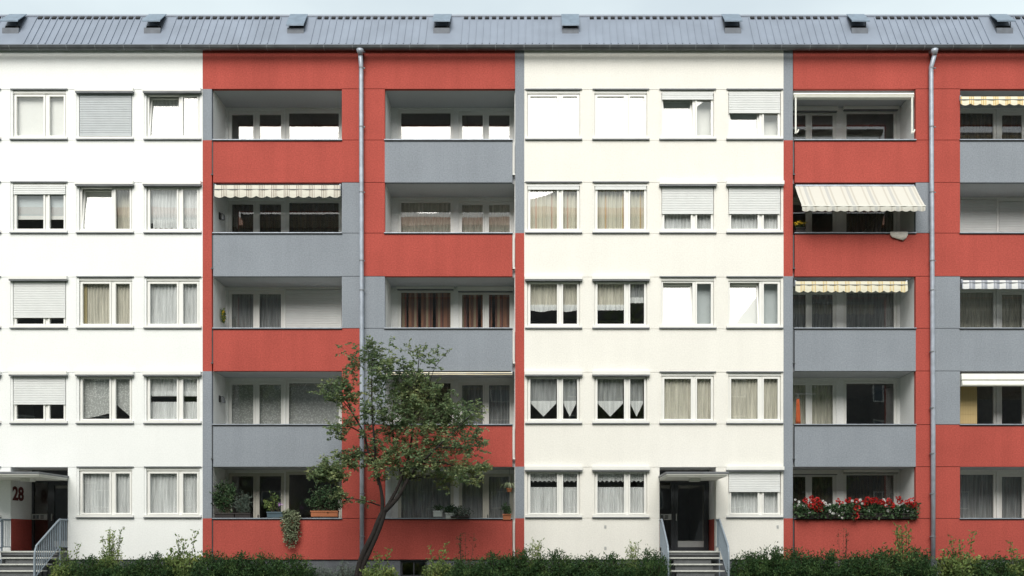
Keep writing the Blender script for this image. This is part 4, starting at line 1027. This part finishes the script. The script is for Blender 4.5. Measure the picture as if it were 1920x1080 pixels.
cl = [ # px, py, rx, ry (px), leaves, dy
 (700,668,30,26,300,-.2),(676,690,28,18,130,-.1),(712,700,30,24,300,-.3),(725,676,24,22,160,-.2),(655,655,22,18,30,0),(700,735,40,28,300,-.2),
 (790,664,36,24,110,.1),(775,690,34,26,190,.1),(815,672,18,20,45,.2),(835,660,10,18,16,.2),(765,650,14,16,22,.1),
 (618,735,34,20,300,0),(642,722,30,18,230,0),(640,750,24,18,120,0),(660,735,22,20,140,0),
 (745,722,40,26,330,.2),(785,720,36,26,330,.2),(815,735,34,24,280,.3),(770,755,44,24,420,.2),(725,765,46,22,340,-.2),(690,775,34,20,200,-.2),
 (805,775,46,26,440,.3),(845,765,36,26,330,.4),(878,772,32,22,300,-.2),(895,765,16,14,80,-.2),(860,795,36,24,330,.3),
 (820,805,46,24,400,.3),(775,800,44,22,360,.1),(735,808,40,22,280,.2),(700,812,34,18,150,-.2),
 (884,835,32,24,320,-.4),(860,830,30,22,260,-.4),(830,838,38,22,320,.2),(898,812,14,14,70,-.3),
 (790,838,42,22,340,.2),(752,838,40,22,300,.1),(714,842,34,20,180,-.1),
 (785,866,44,20,330,.1),(748,866,38,20,280,0),(820,866,30,16,180,-.3),(712,872,34,18,200,-.1),
 (680,858,36,20,340,.2),(646,862,36,20,380,.2),(622,876,32,18,400,-.3),(600,886,26,18,340,-.3),(630,896,26,12,170,-.3),
 (704,892,24,14,110,0),(766,892,26,14,130,.1),
 (840,888,34,16,280,.3),(876,882,30,16,320,-.4),(886,898,24,14,200,-.4),(836,903,20,18,130,.3),(905,872,14,10,80,-.4),(855,872,20,10,70,-.2),
 (632,803,24,16,150,-.2),(652,790,20,16,110,-.1),(630,818,18,10,40,-.2),
 (650,935,26,12,110,-.3),(632,928,18,10,60,-.3),(680,940,16,8,30,-.2),
 (735,640,8,10,8,0),(690,640,20,14,40,-.2),(668,670,16,22,40,-.2),(642,690,16,16,20,-.1)]
mb = MB(); tw = MB()
for (px, py, rx, ry, n, dy) in cl:
    ntw = max(3, int(n / 5.7))
    for _ in range(ntw):
        d = rnd_dir(); rr = random.random() ** .45
        ctr = TP(px, py, dy); k = 1 / S * .93
        e = ctr + Vector((d.x * rx * k * rr, d.y * max(rx, ry) * k * .9 * rr, d.z * ry * k * rr))
        if noise.noise(e * 2.2) < -.24 and random.random() < .75: continue
        dr = Vector((d.x + random.gauss(0, .5), random.gauss(0, .6), d.z * .5 + random.gauss(.15, .35))).normalized(); L = random.uniform(.16, .34)
        a0 = e - dr * L * .5; a1 = e + dr * L * .5
        tw.tube([a0, e + Vector((0, 0, .015)), a1], [.005, .004, .002], 3, cap=False)
        for j in range(14):
            t = random.uniform(.05, 1.05); p = a0.lerp(a1, t); s_ = 1 if j % 2 else -1
            side = dr.cross(Vector((0, 0, 1))); side = side.normalized() if side.length > .1 else Vector((1, 0, 0))
            ld = (dr * .5 + side * s_ * .8 + Vector((random.gauss(0, .3), random.gauss(0, .3), random.gauss(-.15, .35))))
            mb.leaf(p + rnd_dir() * .02, ld, random.uniform(.065, .11), random.uniform(.036, .056))
mb.build('crown', M['treeleaf'], tree); tw.build('twigs', M['bark'], tree)

# ---------------------------------------------------------------- shrubs along the facade
def make_shrub(kind, h, r_, nst, leaves, ln, wd, leaf, upright=.6, sprigs=0):
    t = thing('shrub', 'shrub', 'shrub', (0, 0, 0), 'shrubs along the foot of the facade')
    mb = MB(); st = MB()
    for s_ in range(nst):
        a_ = random.uniform(0, 6.283); rr = r_ * random.random() ** .5
        top = Vector((math.cos(a_) * rr, math.sin(a_) * rr * .8, h * (1 - .28 * (rr / r_) ** 2) * random.uniform(.74, 1.08)))
        if s_ < sprigs: top = Vector((random.uniform(-.6, .6) * r_, random.uniform(-.3, .3) * r_, h * random.uniform(1.12, 1.42)))
        b = Vector((top.x * .35, top.y * .35, 0)); m_ = b.lerp(top, .55) + Vector((top.x * -.08, top.y * -.08, .1))
        cur = lambda t_: (b.lerp(m_, t_)).lerp(m_.lerp(top, t_), t_)
        st.tube([cur(q) for q in (0, .3, .6, .85, 1)], [.012, .010, .007, .005, .002], 4, cap=False)
        d = (top - m_).normalized()
        for k in range(leaves // nst):
            q = random.uniform(.30, 1.02); p = cur(min(q, 1)); sp = (.10 if s_ >= sprigs else .06) * (1.15 - .5 * q)
            p = p + Vector((random.gauss(0, sp), random.gauss(0, sp), random.gauss(0, sp * .7)))
            ld = d * random.uniform(.1, 1.0) * upright + rnd_dir(.1)
            mb.leaf(p, ld, ln * random.uniform(.6, 1.25), wd * random.uniform(.7, 1.2))
    mb.build('foliage', M[leaf], t); st.build('stems', M['bark2'], t); return t
KIND = {   # growth form, height, radius, stems, leaves, leaf size
 'yew': make_shrub('yew', 1.34, .66, 60, 5200, .10, .032, 'yewleaf'),
 'yew2': make_shrub('yew', 1.30, .76, 66, 6000, .092, .034, 'yewleaf', .9),
 'light': make_shrub('light', 1.34, .56, 44, 3000, .095, .050, 'lightleaf', .7, 3),
 'sage': make_shrub('sage', 1.22, .5, 46, 3000, .085, .02, 'sageleaf', 1.1),
 'sprig': make_shrub('sprig', 1.26, .54, 44, 2900, .085, .036, 'lightleaf', .7, 9),
 'red': make_shrub('red', 1.42, .42, 18, 700, .08, .034, 'reddry', .8, 5)}
SHR = [  # px, kind, scale xy, scale z, depth, label
 (128,'light',.85,.86,-1.5,'light green shrub beside the railing of the doorway marked 28'),
 (168,'yew',.9,.92,-1.7,'dark shrub below the left pair of ground floor white windows'),
 (208,'sprig',1.0,1.04,-1.2,'tall loose light green shrub with thin upright shoots on the white panel'),
 (250,'yew2',.9,.90,-1.6,'dense dark shrub between the shooting light shrub and the flowering one'),
 (292,'yew',.85,.88,-1.5,'dark low shrub below the white ground floor window nearest the red panels'),
 (345,'light',1.05,1.02,-1.3,'pale green shrub at the joint of the white and red facade'),
 (402,'yew2',.95,1.05,-1.7,'dark green shrub below the tall leafy loggia plant'),
 (452,'yew',1.0,.98,-1.6,'dark green shrub below the grey green herb box'),
 (500,'yew2',.75,.90,-1.5,'dark shrub just left of the hanging variegated plant'),
 (548,'yew',.95,.88,-1.8,'dark spreading shrub right under the hanging variegated plant'),
 (598,'sage',.9,.80,-1.4,'low grey green shrub below the terracotta box'),
 (650,'sage',1.15,.84,-1.5,'wide grey green shrub left of the tree trunk'),
 (712,'light',.95,.78,-2.3,'low yellow green shrub right of the tree trunk'),
 (826,'light',.9,.92,-1.6,'yellow green shrub right of the basement window'),
 (872,'red',1.0,.96,-1.3,'sparse reddish shrub rising behind the dark hedge shrubs'),
 (868,'yew2',.85,.90,-1.9,'dark shrub in front of the sparse reddish one'),
 (925,'yew',1.0,.98,-1.7,'dark shrub below the spider plant'),
 (972,'yew2',.85,1.0,-1.6,'dark shrub at the joint of the red panel and cream facade'),
 (1003,'sprig',.75,.96,-1.3,'loose shrub with thin shoots at the left foot of the cream facade'),
 (1040,'yew',1.0,.95,-1.8,'dark shrub under the cafe curtain window next to the red column'),
 (1095,'yew2',1.0,.95,-1.7,'dark shrub between the two windows with cafe curtains'),
 (1145,'yew',1.0,.98,-1.7,'dark shrub below the cafe curtain window nearest the porch'),
 (1185,'sprig',.7,.98,-1.4,'loose shrub with two thin shoots left of the porch stairs'),
 (1222,'yew2',.75,.98,-1.7,'dark shrub touching the left railing of the porch stairs'),
 (1402,'yew',.85,1.0,-1.7,'dark shrub touching the right railing of the porch stairs'),
 (1442,'yew2',.95,1.02,-1.7,'dark shrub below the half shuttered ground floor window'),
 (1492,'yew',1.0,1.04,-1.7,'dark shrub at the foot of the grey and red column by the geraniums'),
 (1545,'yew2',1.0,1.0,-1.8,'dark shrub below the left half of the geranium box'),
 (1582,'red',.55,.96,-1.3,'small sparse reddish sprig below the geranium box'),
 (1600,'yew',1.0,.98,-1.7,'dark shrub below the middle of the geranium box'),
 (1650,'yew2',1.0,1.0,-1.9,'dark shrub in front of the tall golden shoots'),
 (1694,'sprig',1.1,1.12,-1.2,'tall golden green shrub with long upright shoots below the geraniums'),
 (1722,'yew',.95,1.0,-1.8,'dark shrub in front of the right downpipe'),
 (1800,'light',1.15,1.0,-1.5,'bushy light green shrub right of the downpipe'),
 (1858,'yew2',1.0,.96,-1.7,'dark shrub next to the bushy light green one'),
 (1905,'light',1.0,.94,-1.6,'light green shrub at the right edge of the photo'),
 (1950,'yew',1.1,.95,-1.7,'dark shrub beyond the right edge of the photo')]
used = set()
for (px, kd, sxy, sz, y, lab) in SHR:
    loc = (X(px, y), y, 0); src = KIND[kd]; sz *= random.uniform(.93, 1.06)
    if kd not in used:
        sz *= 1.07; used.add(kd); o = src; o.location = loc; o.scale = (sxy, sxy, sz); o.rotation_euler = (0, 0, 0); o['label'] = lab
    else: sz *= 1.07; dup(src, loc, lab, random.uniform(-.9, .9) + (math.pi if random.random() < .5 else 0), (sxy * random.uniform(.95, 1.05), sxy, sz))

# ---------------------------------------------------------------- across the street (seen mirrored in the panes)
ob = thing('opposite_building', 'pale apartment house across the street mirrored in the loggia windows', 'building', (0, -44, 0))
mb = MB(); oh = 27; wins = []
for r in range(6):
    for c_ in range(16): wins.append((-46.5 + c_ * 6.1, -45.0 + c_ * 6.1, 1.6 + r * 2.85, 3.0 + r * 2.85))
mb.wall(-50, 50, 0, oh, -54, -44, [])
mb.build('wall', M['riser'], ob)
mb = MB(); mb.prism([(-43.4, oh - .1), (-49, oh + 2.5), (-54.6, oh - .1)], -50.4, 50.4); mb.build('roof', M['terracotta'], ob)
mb = MB(); mb.ring(-.75, .75, -.7, .7, .08, 0, .06); mb.box(-.04, .04, 0, .06, -.62, .62); mb.v = [(v[0], v[1] - 44 + .004, v[2] + 20) for v in mb.v]
wm_ = mb.build('window', M['frame'], ob)
mb = MB(); mb.box(-.67, .67, -43.985, -43.975, 19.38, 20.62); gp = mb.build('pane', M['bluepot'], wm_)
for i, (a_, b_, c_, d_) in enumerate(wins):
    o, g_ = (wm_, gp) if i == 0 else (wm_.copy(), gp.copy())
    if i: C.objects.link(o); C.objects.link(g_); o.parent = ob; g_.parent = o
    o.location = ((a_ + b_) / 2, 0, (c_ + d_) / 2 - 20)
def street_tree(x, y, h, r_, label):
    t = thing('street_tree', label, 'tree', (x, y, 0), 'street trees behind the viewpoint')
    mb = MB(); mb.tube([(x, y, 0), (x + .1, y, h * .3), (x - .1, y + .1, h * .6), (x, y, h * .9)], [.3, .24, .16, .04], 10)
    for k in range(9):
        a_ = k * 2.4; mb.tube([(x, y, h * (.3 + .05 * k)), (x + math.cos(a_) * r_ * .6, y + math.sin(a_) * r_ * .6, h * (.45 + .055 * k))], [.1, .02], 6)
    mb.build('trunk', M['bark'], t, True)
    mb = MB(); blobs = [(rnd_dir() * random.uniform(.3, .75), random.uniform(.28, .5)) for _ in range(26)]
    for k in range(5200):
        c_, b_ = random.choice(blobs); d = rnd_dir() * random.random() ** .4 * b_
        q = c_ + d; mb.leaf(Vector((x + q.x * r_, y + q.y * r_, h * .64 + q.z * h * .38)), rnd_dir(), .42, .24)
    mb.build('crown', M['treeleaf'], t)
street_tree(-9, -37, 17, 4.6, 'tall street tree behind the viewpoint mirrored in the left loggia windows')
street_tree(6.5, -36.5, 19, 5.2, 'tall street tree behind the viewpoint mirrored in the second storey loggia window')
street_tree(19, -38, 15, 4.4, 'street tree behind the viewpoint mirrored in the windows at the right')
street_tree(-22, -38, 15, 4.5, 'street tree behind the viewpoint across from the left white facade')
